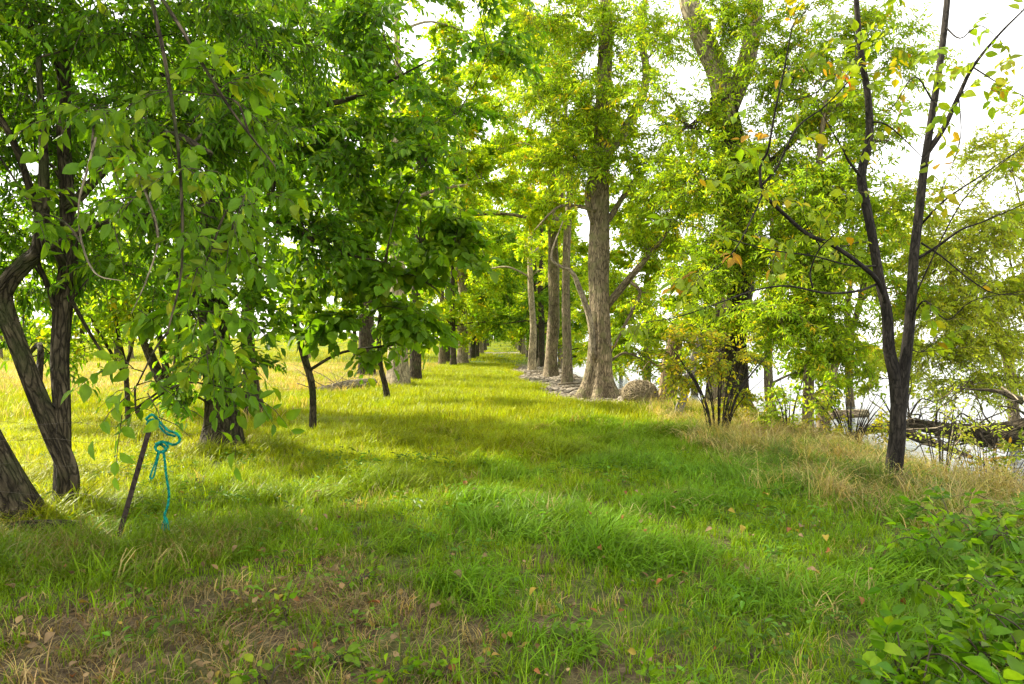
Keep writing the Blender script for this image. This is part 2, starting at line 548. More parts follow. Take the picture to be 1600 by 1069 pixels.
# ------------------------------------------------------------------ hero tree builder
class Tree:
    def __init__(s, name, label, base, bark, cat='tree', group=None, twig=None):
        s.base = np.asarray(base, float); s.bark = bark; s.twig = twig
        s.root = empty(name, s.base, label, cat, group)
        s.dens = 1.0; s.lsz = 1.0; s.rs = 1.0; s.lv = Leaves(); s.paths = []; s.k = int(abs(s.base[0] * 13 + s.base[1] * 7)) % 97

    def trunk(s, pts, rad, sides=20, rough=0.05, butt=None, name='trunk', n=None):
        a = Acc(); s.k += 1
        c, r = tube(a, pts, np.asarray(rad) * s.rs, sides, n or max(10, len(pts) * 5), rough, butt, seed=s.k)
        link(name, a.mesh(name, s.bark, s.base, bco_attr=True), s.root)
        s.paths.append((c, r))
        return c

    def limb(s, pts, rad, sides=9, rough=0.04, bark=None):
        a = Acc(); s.k += 1
        c, r = tube(a, pts, rad, sides, None, rough, seed=s.k)
        link('branch', a.mesh('branch', bark or s.bark, s.base, bco_attr=True), s.root)
        s.paths.append((c, r))
        return c

    def near(s, p, below=True):
        best = None
        for c, r in s.paths:
            dd = np.linalg.norm(c - p, axis=1) + (np.maximum(0, c[:, 2] - p[2] + 0.3) * 2.0 if below else 0)
            i = int(np.argmin(dd))
            if best is None or dd[i] < best[0]: best = (dd[i], c[i], r[i])
        return best[1], best[2]

    def blob(s, c, rad, n, L=0.45, K=9, size=0.09, pal='mid', droop=0.25, sub=None, r0=None, start=None, limb=True, **kw):
        """a mass of foliage: a limb to it from the nearest wood, side branches through it, leafy twigs along those"""
        c = np.asarray(c, float); rad = np.asarray(rad, float)
        n = int(n * s.dens); size = size * s.lsz
        st, sr = s.near(c) if start is None else (np.asarray(start, float), 0.05)
        r0 = r0 or min(max(0.008, 0.5 * sr), 0.014 + 0.018 * np.linalg.norm(c - st))
        ln = np.linalg.norm(c - st)
        midp = (st + c) / 2 + np.array([0, 0, 0.14 * ln]) + rng.normal(0, 0.06 * ln, 3)
        lc = catmull([st, midp, c, c + (c - midp) * 0.25 * min(1, rad.max() / max(ln, .1))], 14)
        if limb and ln > 0.1:
            s.limb([lc[0], lc[4], lc[8], lc[11], lc[13]], [r0, r0 * .8, r0 * .6, r0 * .45, r0 * .25])
        m = sub or max(4, n // 11)
        u = rng.normal(0, 1, (m, 3)); u = norm(u) * rng.uniform(0.3, 1.2, (m, 1)) ** 0.6
        ends = c + u * rad
        a = Acc()
        pos = []; dr = []
        per = max(1, int(round(n / m)))
        for e in ends:
            p0 = lc[rng.integers(5, 14)]
            l2 = np.linalg.norm(e - p0)
            mp = (p0 + e) / 2 + np.array([0, 0, 0.12 * l2]) + rng.normal(0, 0.08 * l2, 3)
            cc = catmull([p0, mp, e], 9)
            rr = max(0.004, r0 * 0.3)
            tube(a, cc[::2], [rr, rr * .7, rr * .4, rr * .2], 4, 7, cap=False)
            ti = rng.uniform(0.25, 1, per); ti[0] = 1
            ii = np.clip((ti * 8).astype(int), 0, 8)
            pos.append(cc[ii])
            tg = cc[np.clip(ii, 1, 8)] - cc[np.clip(ii, 1, 8) - 1]
            dr.append(norm(tg) * 0.8 + rng.normal(0, 0.55, (per, 3)) + norm(e - c) * 0.35)
        link('branch', a.mesh('branch', s.bark, s.base, bco_attr=True), s.root)
        pos = np.concatenate(pos); dr = np.concatenate(dr); dr[:, 2] *= 0.6
        s.lv.sprays(pos, dr, L, K, size, pal, droop, **kw)

    def done(s, tmpl, parts=0, crown='crown', clear=None):
        emit_leaves(s.lv, tmpl, s.root, s.base, parts, crown, twig_mat=s.twig, clear=clear)
        return s.root


def G(px, Y, dz=0.0):
    x = (px - 800) / FPX * Y
    return np.array([x, Y, float(height(x, Y)) + dz])


def trodden(x, y):
    return np.clip(1.25 * np.exp(-((x + 1.5) / 1.5) ** 2) * np.exp(-((y - 3.6) / 1.0) ** 2) * (1 + .5 * vnoise(x * 2 + 1, y * 2)), 0, 1)


# ------------------------------------------------------------------ ground, lake
def build_ground():
    ys = np.concatenate([np.arange(-6, 14, 0.16), np.arange(14, 40, 0.4), np.arange(40, 140, 2.0), np.geomspace(140, 3500, 26)])
    xs = np.concatenate([-np.geomspace(3000, 16, 26), np.arange(-15, -7, 0.4), np.arange(-7, 9.5, 0.16), np.arange(9.6, 20, 0.5), np.geomspace(20.5, 3000, 24)])
    X, Yg = np.meshgrid(xs, ys)
    Z = height(X, Yg)
    v = np.stack([X, Yg, Z], -1).reshape(-1, 3)
    nx = len(xs); i = np.arange(len(ys) - 1)[:, None] * nx; j = np.arange(nx - 1)[None]
    q = np.stack([i + j, i + j + 1, i + nx + j + 1, i + nx + j], -1).reshape(-1, 4)
    a = Acc(); a.add(v, q)
    m, n, l = new_mat('ground_soil_and_turf')
    out = N(n, 'ShaderNodeOutputMaterial')
    geo = N(n, 'ShaderNodeNewGeometry')
    sep = N(n, 'ShaderNodeSeparateXYZ'); l.new(geo.outputs['Position'], sep.inputs[0])
    n1 = N(n, 'ShaderNodeTexNoise'); n1.inputs['Scale'].default_value = 1.1; n1.inputs['Detail'].default_value = 7
    n2 = N(n, 'ShaderNodeTexNoise'); n2.inputs['Scale'].default_value = 18; n2.inputs['Detail'].default_value = 6; n2.inputs['Roughness'].default_value = .7
    for k in (n1, n2): l.new(geo.outputs['Position'], k.inputs['Vector'])
    soil = ramp(n, [(0.3, (0.03, 0.021, 0.012)), (0.5, (0.085, 0.062, 0.034)), (0.7, (0.19, 0.145, 0.085))])
    l.new(n2.outputs[0], soil.inputs[0])
    turf = ramp(n, [(0.3, (0.035, 0.065, 0.012)), (0.5, (0.075, 0.115, 0.018)), (0.7, (0.15, 0.17, 0.035))])
    l.new(n2.outputs[0], turf.inputs[0])
    mr = N(n, 'ShaderNodeMapRange'); mr.inputs[1].default_value = 0.4; mr.inputs[2].default_value = 0.56
    l.new(n1.outputs[0], mr.inputs[0])
    # more turf with distance from the trodden foreground
    far = N(n, 'ShaderNodeMapRange'); far.inputs[1].default_value = 4.5; far.inputs[2].default_value = 12; far.inputs[3].default_value = 0.15; far.inputs[4].default_value = 1
    l.new(sep.outputs['Y'], far.inputs[0])
    mxm = N(n, 'ShaderNodeMath', operation='MAXIMUM'); l.new(mr.outputs[0], mxm.inputs[0])
    l.new(far.outputs[0], mxm.inputs[1])
    tro = N(n, 'ShaderNodeAttribute', attribute_type='GEOMETRY', attribute_name='trodden')
    tin = N(n, 'ShaderNodeMath', operation='SUBTRACT', use_clamp=True); l.new(mxm.outputs[0], tin.inputs[0]); l.new(tro.outputs['Fac'], tin.inputs[1])
    mx = N(n, 'ShaderNodeMix', data_type='RGBA'); l.new(tin.outputs[0], mx.inputs[0]); l.new(soil.outputs[0], mx.inputs[6]); l.new(turf.outputs[0], mx.inputs[7])
    # shingle and driftwood grit down the bank
    sh = ramp(n, [(0.3, (0.10, 0.08, 0.056)), (0.5, (0.2, 0.165, 0.12)), (0.7, (0.33, 0.285, 0.22))])
    vo = N(n, 'ShaderNodeTexVoronoi'); vo.inputs['Scale'].default_value = 14; l.new(geo.outputs['Position'], vo.inputs['Vector'])
    l.new(vo.outputs['Color'], sh.inputs[0])
    at = N(n, 'ShaderNodeAttribute', attribute_type='GEOMETRY', attribute_name='shore')
    nn = N(n, 'ShaderNodeMath', operation='ADD'); l.new(at.outputs['Fac'], nn.inputs[0])
    ns = N(n, 'ShaderNodeMapRange'); ns.inputs[3].default_value = -0.5; ns.inputs[4].default_value = 0.5; l.new(n1.outputs[0], ns.inputs[0]); l.new(ns.outputs[0], nn.inputs[1])
    st = N(n, 'ShaderNodeMapRange'); st.inputs[1].default_value = 0.35; st.inputs[2].default_value = 0.6; l.new(nn.outputs[0], st.inputs[0])
    mx2 = N(n, 'ShaderNodeMix', data_type='RGBA'); l.new(st.outputs[0], mx2.inputs[0]); l.new(mx.outputs[2], mx2.inputs[6]); l.new(sh.outputs[0], mx2.inputs[7])
    bp = N(n, 'ShaderNodeBump'); bp.inputs['Strength'].default_value = 0.7; bp.inputs['Distance'].default_value = 0.04; l.new(n2.outputs[0], bp.inputs['Height'])
    pb = N(n, 'ShaderNodeBsdfPrincipled'); pb.inputs['Roughness'].default_value = 0.95; pb.inputs['Specular IOR Level'].default_value = 0.15
    l.new(mx2.outputs[2], pb.inputs['Base Color']); l.new(bp.outputs[0], pb.inputs['Normal']); l.new(pb.outputs[0], out.inputs[0])
    me = a.mesh('ground', m)
    at = me.attributes.new('shore', 'FLOAT', 'POINT')
    at.data.foreach_set('value', shore_mask(v[:, 0], v[:, 1]).astype(np.float32))
    at = me.attributes.new('trodden', 'FLOAT', 'POINT')
    at.data.foreach_set('value', (trodden(v[:, 0], v[:, 1]) * .7).astype(np.float32))
    o = link('ground', me, kind='structure')
    o['label'] = 'grassy lane ground sloping down a bank to the lake'
    return o


def shore_mask(x, y):
    """pale stones: right of the tree row from about 16 m on, and the foot of the bank"""
    e = edge_x(y)
    a = np.clip((x - (e - 3.0 - 0.35 * np.sin(y * .7))) / 0.9, 0, 1) * np.clip((y - 16) / 3, 0, 1) * np.clip((56 - y) / 16, 0, 1)
    b = np.clip((x - (e + 0.6)) / 0.8, 0, 1)
    # bare gravelly crossing far down the lane
    c = np.exp(-((y - 98) / 9) ** 2) * np.clip((x + 5.5) / 2, 0, 1) * 0.8
    return np.maximum(np.maximum(a, b), c)


build_ground()

wa = Acc()
wx = np.concatenate([np.arange(2, 40, 1.0), np.geomspace(40, 3000, 14)]); wy = np.concatenate([np.arange(-8, 60, 1.5), np.geomspace(60, 3400, 18)])
Xw, Yw = np.meshgrid(wx, wy)
vw = np.stack([Xw, Yw, np.full_like(Xw, -0.95)], -1).reshape(-1, 3)
iw = np.arange(len(wy) - 1)[:, None] * len(wx); jw = np.arange(len(wx) - 1)[None]
wa.add(vw, np.stack([iw + jw, iw + jw + 1, iw + len(wx) + jw + 1, iw + len(wx) + jw], -1).reshape(-1, 4))
m, n, l = new_mat('lake_water')
out = N(n, 'ShaderNodeOutputMaterial'); pb = N(n, 'ShaderNodeBsdfPrincipled')
pb.inputs['Base Color'].default_value = (0.15, 0.175, 0.185, 1); pb.inputs['Roughness'].default_value = 0.12; pb.inputs['IOR'].default_value = 1.33
pb.inputs['Specular IOR Level'].default_value = 0.6
geo = N(n, 'ShaderNodeNewGeometry'); mp = N(n, 'ShaderNodeMapping'); mp.inputs['Scale'].default_value = (1.4, 2.6, 1)
l.new(geo.outputs['Position'], mp.inputs[0])
nz = N(n, 'ShaderNodeTexNoise'); nz.inputs['Scale'].default_value = 1.6; nz.inputs['Detail'].default_value = 4; l.new(mp.outputs[0], nz.inputs['Vector'])
bp = N(n, 'ShaderNodeBump'); bp.inputs['Strength'].default_value = 0.5; bp.inputs['Distance'].default_value = 0.12
l.new(nz.outputs[0], bp.inputs['Height']); l.new(bp.outputs[0], pb.inputs['Normal']); l.new(pb.outputs[0], out.inputs[0])
lake = link('lake_water', wa.mesh('lake_water', m), kind='structure')
lake['label'] = 'bright rippled lake water beyond the bank'

# ------------------------------------------------------------------ grass


def tuft(name, nb, rad, h, w, bend, flop=0.0, seg=3, colr=(1, 1, 1), stem=False, seed=0):
    g = np.random.default_rng(seed)
    a = Acc()
    for b in range(nb):
        az = g.uniform(0, 2 * np.pi); rr = rad * math.sqrt(g.uniform(0, 1))
        p = np.array([math.cos(az) * rr, math.sin(az) * rr, -0.01])
        la = az * 0.5 + g.normal(0, 1.2) if flop == 0 else g.normal(0, 0.7)
        dirv = np.array([math.cos(la), math.sin(la), 0])
        hh = h * g.uniform(0.45, 1.15); bd = bend * g.uniform(0.5, 1.4) + flop
        sidev = np.array([-dirv[1], dirv[0], 0]); ww = w * g.uniform(0.6, 1.3)
        tw = g.normal(0, 0.5); sidev = sidev * math.cos(tw) + dirv * math.sin(tw)
        pts = []; ang = g.uniform(0, 0.25) + flop * 0.3; q = p.copy(); step = hh / seg
        pts.append(q.copy())
        for s_ in range(seg):
            q = q + step * (dirv * math.sin(ang) + np.array([0, 0, math.cos(ang)])); ang += bd / seg
            ang = min(ang, 2.0)
            if q[2] < 0.01: q[2] = 0.01 + g.uniform(0, .01)
            pts.append(q.copy())
        v = []
        wd = [1.0, 0.9, 0.65, 0.4, 0.2][:seg]
        for s_ in range(seg): v += [pts[s_] + sidev * ww * wd[s_], pts[s_] - sidev * ww * wd[s_]]
        v.append(pts[-1])
        qd = [(2 * s_, 2 * s_ + 1, 2 * s_ + 3, 2 * s_ + 2) for s_ in range(seg - 1)]
        tr = [(2 * seg - 2, 2 * seg - 1, 2 * seg)]
        if stem and b % 4 == 0:                                  # seed head
            tp = pts[-1]; k0 = len(v)
            for k in range(6):
                o_ = tp + np.array([g.normal(0, .006), g.normal(0, .006), -0.014 * k])
                dv = np.array([g.normal(0, .012), g.normal(0, .012), .016]); sv = np.array([.003, .002, 0])
                i0 = len(v); v += [o_ - sv, o_ + sv, o_ + dv]; tr.append((i0, i0 + 1, i0 + 2))
        c = np.array(colr) * g.uniform(0.55, 1.4) * g.uniform(0.94, 1.06, 3)
        a.add(np.array(v), qd, tr, colr=np.tile(c, (len(v), 1)))
    me = a.mesh(name, M_GRASS, smooth=False, col_attr=True)
    return bpy.data.objects.new(name, me)


tufts = bpy.data.collections.new('grass_tufts')
T = [
    tuft('tuft_00', 15, 0.08, 0.12, 0.0034, 1.3, seed=1), tuft('tuft_01', 15, 0.09, 0.17, 0.0038, 1.6, seg=4, seed=2),
    tuft('tuft_02', 17, 0.10, 0.28, 0.0042, 2.1, seg=4, seed=3), tuft('tuft_03', 17, 0.10, 0.34, 0.0044, 1.7, flop=0.9, seg=4, seed=4),
    tuft('tuft_04', 18, 0.12, 0.38, 0.0046, 1.4, flop=1.2, seg=4, seed=5),
    tuft('tuft_05', 22, 0.10, 0.40, 0.0026, 1.7, seg=4, seed=6, stem=True), tuft('tuft_06', 26, 0.12, 0.52, 0.0028, 1.5, flop=0.9, seg=4, seed=7, stem=True),
    tuft('tuft_07', 20, 0.16, 0.20, 0.003, 0.4, flop=1.5, seed=8),       # matted thatch
    tuft('tuft_08', 60, 0.30, 0.16, 0.0050, 1.0, seg=2, seed=9), tuft('tuft_09', 60, 0.32, 0.22, 0.0055, 1.1, seg=2, seed=10),
    tuft('tuft_10', 60, 0.6, 0.20, 0.012, 0.9, seg=2, seed=11), tuft('tuft_11', 55, 0.5, 0.55, 0.010, 0.9, seg=2, seed=12, stem=True),
]
def herb(name, nl, rad, size, tmpl, seed):
    g = np.random.default_rng(seed); a = Acc(); v, q, tr = LEAFT[tmpl]
    for i in range(nl):
        az = i * 2.4 + g.normal(0, .3); el = g.uniform(-.1, .7); s_ = size * g.uniform(.5, 1.2)
        X_ = np.array([math.cos(az) * math.cos(el), math.sin(az) * math.cos(el), math.sin(el)])
        Y_ = norm(np.cross([0, 0, 1.0], X_)); Z_ = np.cross(X_, Y_)
        p = np.array([math.cos(az), math.sin(az), 0]) * rad * g.uniform(.2, 1) + [0, 0, g.uniform(.02, .09)]
        vv = (np.stack([X_, Y_, Z_], -1) @ v.T).T * s_ + p
        a.add(vv, q, tr, colr=np.tile(g.uniform(.7, 1.3) * np.ones(3), (len(vv), 1)))
    return bpy.data.objects.new(name, a.mesh(name, M_GRASS, smooth=False, col_attr=True))


T += [herb('tuft_12', 9, .05, .05, 'ovate', 21), herb('tuft_13', 12, .08, .032, 'broad', 22), herb('tuft_14', 7, .04, .09, 'lance', 23), herb('tuft_15', 4, .10, .06, 'ovate', 24), herb('tuft_16', 3, .12, .05, 'broad', 25)]
for t_ in T: tufts.objects.link(t_)

gn = bpy.data.node_groups.new('scatter_tufts', 'GeometryNodeTree')
gn.interface.new_socket('Geometry', in_out='INPUT', socket_type='NodeSocketGeometry')
gn.interface.new_socket('Geometry', in_out='OUTPUT', socket_type='NodeSocketGeometry')
gi = gn.nodes.new('NodeGroupInput'); go = gn.nodes.new('NodeGroupOutput')
iop = gn.nodes.new('GeometryNodeInstanceOnPoints')
ci = gn.nodes.new('GeometryNodeCollectionInfo'); ci.inputs['Collection'].default_value = tufts
ci.inputs['Separate Children'].default_value = True; ci.inputs['Reset Children'].default_value = True


def nattr(name, typ):
    k = gn.nodes.new('GeometryNodeInputNamedAttribute'); k.data_type = typ; k.inputs[0].default_value = name
    return k.outputs[0]


gn.links.new(gi.outputs[0], iop.inputs['Points'])
gn.links.new(ci.outputs[0], iop.inputs['Instance'])
iop.inputs['Pick Instance'].default_value = True
gn.links.new(nattr('idx', 'INT'), iop.inputs['Instance Index'])
e2r = gn.nodes.new('FunctionNodeEulerToRotation'); gn.links.new(nattr('rot', 'FLOAT_VECTOR'), e2r.inputs[0])
gn.links.new(e2r.outputs[0], iop.inputs['Rotation'])
gn.links.new(nattr('scl', 'FLOAT_VECTOR'), iop.inputs['Scale'])
gn.links.new(iop.outputs[0], go.inputs[0])


def scatter(name, label, cat, x, y, idx, rotz, scl, tint):
    n_ = len(x)
    me = bpy.data.meshes.new(name)
    z = height(x, y)
    me.vertices.add(n_); me.vertices.foreach_set('co', np.stack([x, y, z], -1).astype(np.float32).ravel())
    a = me.attributes.new('idx', 'INT', 'POINT'); a.data.foreach_set('value', idx.astype(np.int32))
    rot = np.stack([rng.normal(0, 0.08, n_), rng.normal(0, 0.08, n_), rotz], -1)
    a = me.attributes.new('rot', 'FLOAT_VECTOR', 'POINT'); a.data.foreach_set('vector', rot.astype(np.float32).ravel())
    s3 = np.stack([scl, scl, scl * rng.uniform(0.75, 1.2, n_)], -1)
    a = me.attributes.new('scl', 'FLOAT_VECTOR', 'POINT'); a.data.foreach_set('vector', s3.astype(np.float32).ravel())
    a = me.attributes.new('tint', 'FLOAT_COLOR', 'POINT'); a.data.foreach_set('color', np.concatenate([tint, np.ones((n_, 1))], 1).astype(np.float32).ravel())
    me.update()
    o = link(name, me)
    md = o.modifiers.new('scatter', 'NODES'); md.node_group = gn
    return tag(o, label, cat, kind='stuff')


def rnd_view(n_, y0, y1, margin=1.5, xr=None):
    """points spread evenly per square metre over the visible wedge of ground"""
    y = np.sqrt(rng.uniform(y0 * y0, y1 * y1, n_))
    x = rng.uniform(-1, 1, n_) * (0.76 * y + margin)
    return x, y


def dry_bank(x, y):
    """where the bank's long dry grass stands"""
    e = edge_x(y)
    lo = np.interp(y, [2, 5, 7, 10, 14, 18], [4.6, 3.4, 2.5, 2.5, 2.6, 3.0])
    return np.clip((x - lo) / 0.9, 0, 1) * np.clip((e + 0.7 - x) / 0.5, 0, 1) * np.clip((19 - y) / 3, 0, 1)


GREEN = np.array([.13, .22, .006]); LIME = np.array([.29, .32, .008]); STRAW = np.array([.34, .27, .11]); BLUE = np.array([.08, .178, .008])


def tints(base, n_, jit=0.2):
    return base * rng.uniform(1 - jit, 1 + jit, (n_, 1)) * rng.uniform(0.92, 1.08, (n_, 3))


# near lawn
x, y = rnd_view(27000, 2.3, 13.5)
keep = (x < edge_x(y) + 0.4) & (rng.uniform(0, 1, len(x)) > trodden(x, y) * 0.6) & (rng.uniform(0, 1, len(x)) > dry_bank(x, y) * .45)
x, y = x[keep], y[keep]; n_ = len(x)
cl = vnoise(x * 1.1 + 3, y * 1.5)                                     # clumps of long flopped grass
longg = (cl + rng.normal(0, .16, n_) > np.where(x > -0.3, 0.0, 0.3)) & (trodden(x, y) < .35)
idx = np.where(longg, rng.choice([2, 3, 4], n_), rng.choice([0, 1, 1], n_))
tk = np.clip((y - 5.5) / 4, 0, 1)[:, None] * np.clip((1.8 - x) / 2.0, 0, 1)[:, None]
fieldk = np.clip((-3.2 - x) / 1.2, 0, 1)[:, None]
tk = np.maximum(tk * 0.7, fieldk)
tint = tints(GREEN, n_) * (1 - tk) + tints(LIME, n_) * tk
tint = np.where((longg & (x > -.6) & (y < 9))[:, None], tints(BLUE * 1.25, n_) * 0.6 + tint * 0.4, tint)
dry = rng.uniform(0, 1, n_) < 0.025 + 0.16 * trodden(x, y)
tint[dry] = tints(STRAW, int(dry.sum()))
wind = 0.9 * vnoise(x * .6, y * .6) * 2.5 + rng.normal(0, 0.8, n_)
rz = np.where(longg, wind, rng.uniform(0, 6.28, n_))
big = np.clip(0.62 + 0.75 * np.clip(cl + .25, 0, 1), .6, 1.35)
tint = tint * np.clip(1.18 - .45 * cl, .75, 1.35)[:, None]
scatter('grass', 'short and flopped green grass covering the near lane', 'grass', x, y, idx, rz, rng.uniform(.7, 1.2, n_) * np.where(longg, big, .9), tint)

# low herbs mixed in the turf
x, y = rnd_view(3600, 2.3, 9.5); keep = (x < edge_x(y)) & (vnoise(x * 1.7 + 9, y * 1.4) + rng.normal(0, .2, len(x)) > .08) & (rng.uniform(0, 1, len(x)) > .7 * trodden(x, y)); x, y = x[keep], y[keep]; n_ = len(x)
scatter('ground_herbs', 'small broad-leaved herbs and clover mixed through the near grass', 'herbs', x, y, rng.choice([12, 13, 13, 14], n_), rng.uniform(0, 6.28, n_), rng.uniform(.7, 1.5, n_),
        tints(np.array([.09, .19, .015]), n_, .4))

# crumpled leaf litter
x, y = rnd_view(2600, 2.3, 8); keep = (x < 3.2) & (rng.uniform(0, 1, len(x)) < .07 + .75 * trodden(x, y)); x, y = x[keep], y[keep]; n_ = len(x)
lit = np.array([(.20, .13, .06), (.26, .18, .09), (.13, .075, .035), (.30, .2, .05), (.22, .09, .03)])[rng.choice(5, n_, p=[.35, .3, .2, .08, .07])]
scatter('leaf_litter', 'crumpled brown leaf litter on the trodden earth', 'leaf litter', x, y, rng.choice([15, 16], n_), rng.uniform(0, 6.28, n_), rng.uniform(.6, 1.2, n_), lit * rng.uniform(.6, 1.3, (n_, 1)))

# trodden thatch
x, y = rnd_view(5200, 2.3, 6.2)
keep = rng.uniform(0, 1, len(x)) < np.maximum(trodden(x, y) * .45, 0.04); x, y = x[keep], y[keep]; n_ = len(x)
scatter('dry_thatch', 'matted straw coloured thatch on the trodden patch', 'thatch', x, y, np.full(n_, 7), rng.uniform(0, 6.28, n_), rng.uniform(.6, 1.2, n_),
        tints(np.array([.2, .15, .07]), n_, .45))

# long dry bank grass
x, y = rnd_view(26000, 3.5, 19)
keep = rng.uniform(0, 1, len(x)) < dry_bank(x, y) * np.where(y < 12, .75, .5) * np.clip(.75 + .5 * vnoise(x * 1.6 + 2, y * 1.6), .3, 1); x, y = x[keep], y[keep]; n_ = len(x)
gr = rng.uniform(0, 1, n_)[:, None] < (0.42 - 0.025 * y[:, None] + 0.6 * (vnoise(x, y)[:, None]))
tint = np.where(gr, tints(np.array([.10, .145, .022]), n_), tints(np.array([.36, .295, .12]), n_, .4))
scatter('dry_bank_grass', 'long tan and green grass leaning along the bank', 'grass', x, y, rng.choice([3, 4, 5, 6, 6], n_), rng.normal(2.4, 1.6, n_), rng.uniform(.8, 1.5, n_) * (1 + .3 * vnoise(x * 1.3, y * 1.3)), tint)

# rough grass line beneath the wire fence
x = rng.uniform(-6, -1.9, 1100); y = 4.95 + 0.28 * rng.normal(0, 1, 1100) + np.maximum(0, x + 3.1) * .35
n_ = len(x)
tint = np.where(rng.uniform(0, 1, (n_, 1)) < .22, tints(np.array([.26, .2, .085]), n_, .3), tints(GREEN * .9, n_))
scatter('fence_line_grass', 'tangled long grass and straw under the wire fence', 'grass', x, y, rng.choice([3, 4, 5, 6], n_), rng.uniform(0, 6.28, n_), rng.uniform(.6, 1.0, n_), tint)

# lane and field from 13 to 48 m
x, y = rnd_view(34000, 13, 48)
keep = (shore_mask(x, y) < 0.45); x, y = x[keep], y[keep]; n_ = len(x)
fld = np.clip((-4.2 - x) / 1.5, 0, 1)
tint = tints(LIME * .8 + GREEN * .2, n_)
sel = rng.uniform(0, 1, n_) < fld * np.clip((y - 19) / 14, 0.01, .22)
tint[sel] = tints(np.array([.40, .32, .16]), int(sel.sum()))
scatter('lane_grass', 'sunlit yellow-green grass of the middle lane and field', 'grass', x, y, rng.choice([8, 9], n_), rng.uniform(0, 6.28, n_), rng.uniform(.7, 1.2, n_) * (1 + .5 * sel), tint)

# far lane and field
x, y = rnd_view(19000, 46, 240)
keep = (shore_mask(x, y) < 0.5) & (x > -150) & (x < 4); x, y = x[keep], y[keep]; n_ = len(x)
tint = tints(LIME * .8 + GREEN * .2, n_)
sel = (x < -8) & (rng.uniform(0, 1, n_) < .15); tint[sel] = tints(np.array([.34, .33, .06]), int(sel.sum()))
scatter('far_grass', 'far grass along the lane and open field', 'grass', x, y, np.where(sel, 11, 10), rng.uniform(0, 6.28, n_), rng.uniform(.8, 1.5, n_), tint)

# ------------------------------------------------------------------ trees: left foreground
# two-stemmed tree by the fence
b = G(100, 6.4)
t = Tree('twin_trunk_tree', 'twin-trunked tree by the wire fence, one trunk upright and one leaning with an elbow', b, M_BARK_D)
t.trunk([b + [0, 0, -.1], P(99, 740, 6.4), P(97, 640, 6.4), P(93, 560, 6.45), P(98, 480, 6.5), P(107, 400, 6.5), P(104, 300, 6.5), P(98, 180, 6.45), P(105, 20, 6.4), P(120, -200, 6.3)],
        [.11, .08, .074, .07, .07, .068, .062, .056, .048, .03], butt=(.35, .12, 4), rough=.075, n=70)
t.trunk([b + [.05, -.02, .05], P(108, 740, 6.38), P(82, 675, 6.35), P(55, 610, 6.3), P(28, 540, 6.25), P(5, 472, 6.2), P(14, 440, 6.15), P(42, 410, 6.1), P(62, 380, 6.0), P(68, 260, 5.8), P(60, 90, 5.6)],
        [.085, .082, .082, .08, .078, .08, .07, .062, .05, .035, .02], name='trunk', rough=.075, n=70)
t.limb([P(104, 420, 6.5), P(60, 330, 6.2), P(20, 220, 6.0), P(-40, 120, 5.8)], [.05, .04, .03, .02])
t.limb([P(100, 520, 6.5), P(72, 440, 6.4), P(58, 400, 6.3), P(62, 330, 6.2)], [.03, .025, .02, .012])
t.limb([P(105, 330, 6.5), P(180, 250, 6.2), P(260, 210, 5.6), P(330, 240, 5.0)], [.05, .04, .03, .018])
t.limb([P(112, 470, 6.5), P(140, 520, 6.6), P(165, 560, 6.7)], [.02, .015, .01])
for (px, py, Y, rx, ry, rd, n_) in [(60, 60, 6.2, 150, 110, 1.2, 260), (220, 60, 6.0, 170, 120, 1.1, 300), (390, 70, 6.6, 140, 100, 1.2, 240),
                                    (60, 250, 6.6, 110, 80, 1.0, 130), (250, 210, 6.0, 150, 90, 1.0, 260), (400, 230, 6.4, 110, 90, 1.0, 190),
                                    (40, 400, 6.8, 90, 80, .9, 90), (180, 420, 6.8, 90, 70, .8, 110), (290, 330, 5.6, 110, 70, .8, 150),
                                    (40, 560, 7.2, 60, 60, .6, 22), (20, 130, 7.2, 120, 90, 1.0, 260), (20, 20, 7.4, 130, 60, 1.0, 180), (140, 330, 7.2, 110, 70, .9, 130), (10, 330, 7.4, 80, 80, .8, 150), (50, 450, 8.2, 90, 60, .8, 90), (130, 200, 7.4, 110, 80, 1, 140), (-150, 150, 6.0, 150, 200, 1.6, 200), (120, -170, 6.0, 300, 120, 1.8, 420), (330, -150, 6.0, 200, 120, 1.5, 240)]:
    t.blob(P(px, py, Y), (rx / FPX * Y, rd, ry / FPX * Y), n_, L=.34, K=8, size=.105, pal='deep', droop=.45, pitch=(.3, 1.0))
t.done('lance', 300)

# overhanging leafy branch of a near tree: large ovate leaves hanging towards the post
b = np.array([-6.4, 3.9, float(height(-6.4, 3.9))])
t = Tree('overhanging_tree', 'tree just outside the picture whose leafy branch hangs down over the steel post', b, M_BARK_D)
t.trunk([b + [0, 0, -.1], b + [.1, 0, 1.2], b + [.05, .1, 2.6], b + [.2, .1, 4.2], b + [.3, .2, 6]], [.2, .16, .15, .11, .05], butt=(.4, .25, 4))
t.limb([b + [.2, .1, 4.2], P(-80, -260, 4.7), P(90, -230, 4.6), P(215, -60, 4.4), P(272, 180, 4.25), P(285, 400, 4.15), P(262, 520, 4.1)], [.05, .03, .018, .013, .010, .008, .005])
t.limb([P(210, -70, 4.4), P(280, 40, 4.3), P(360, 170, 4.3), P(430, 260, 4.4)], [.014, .011, .008, .004])
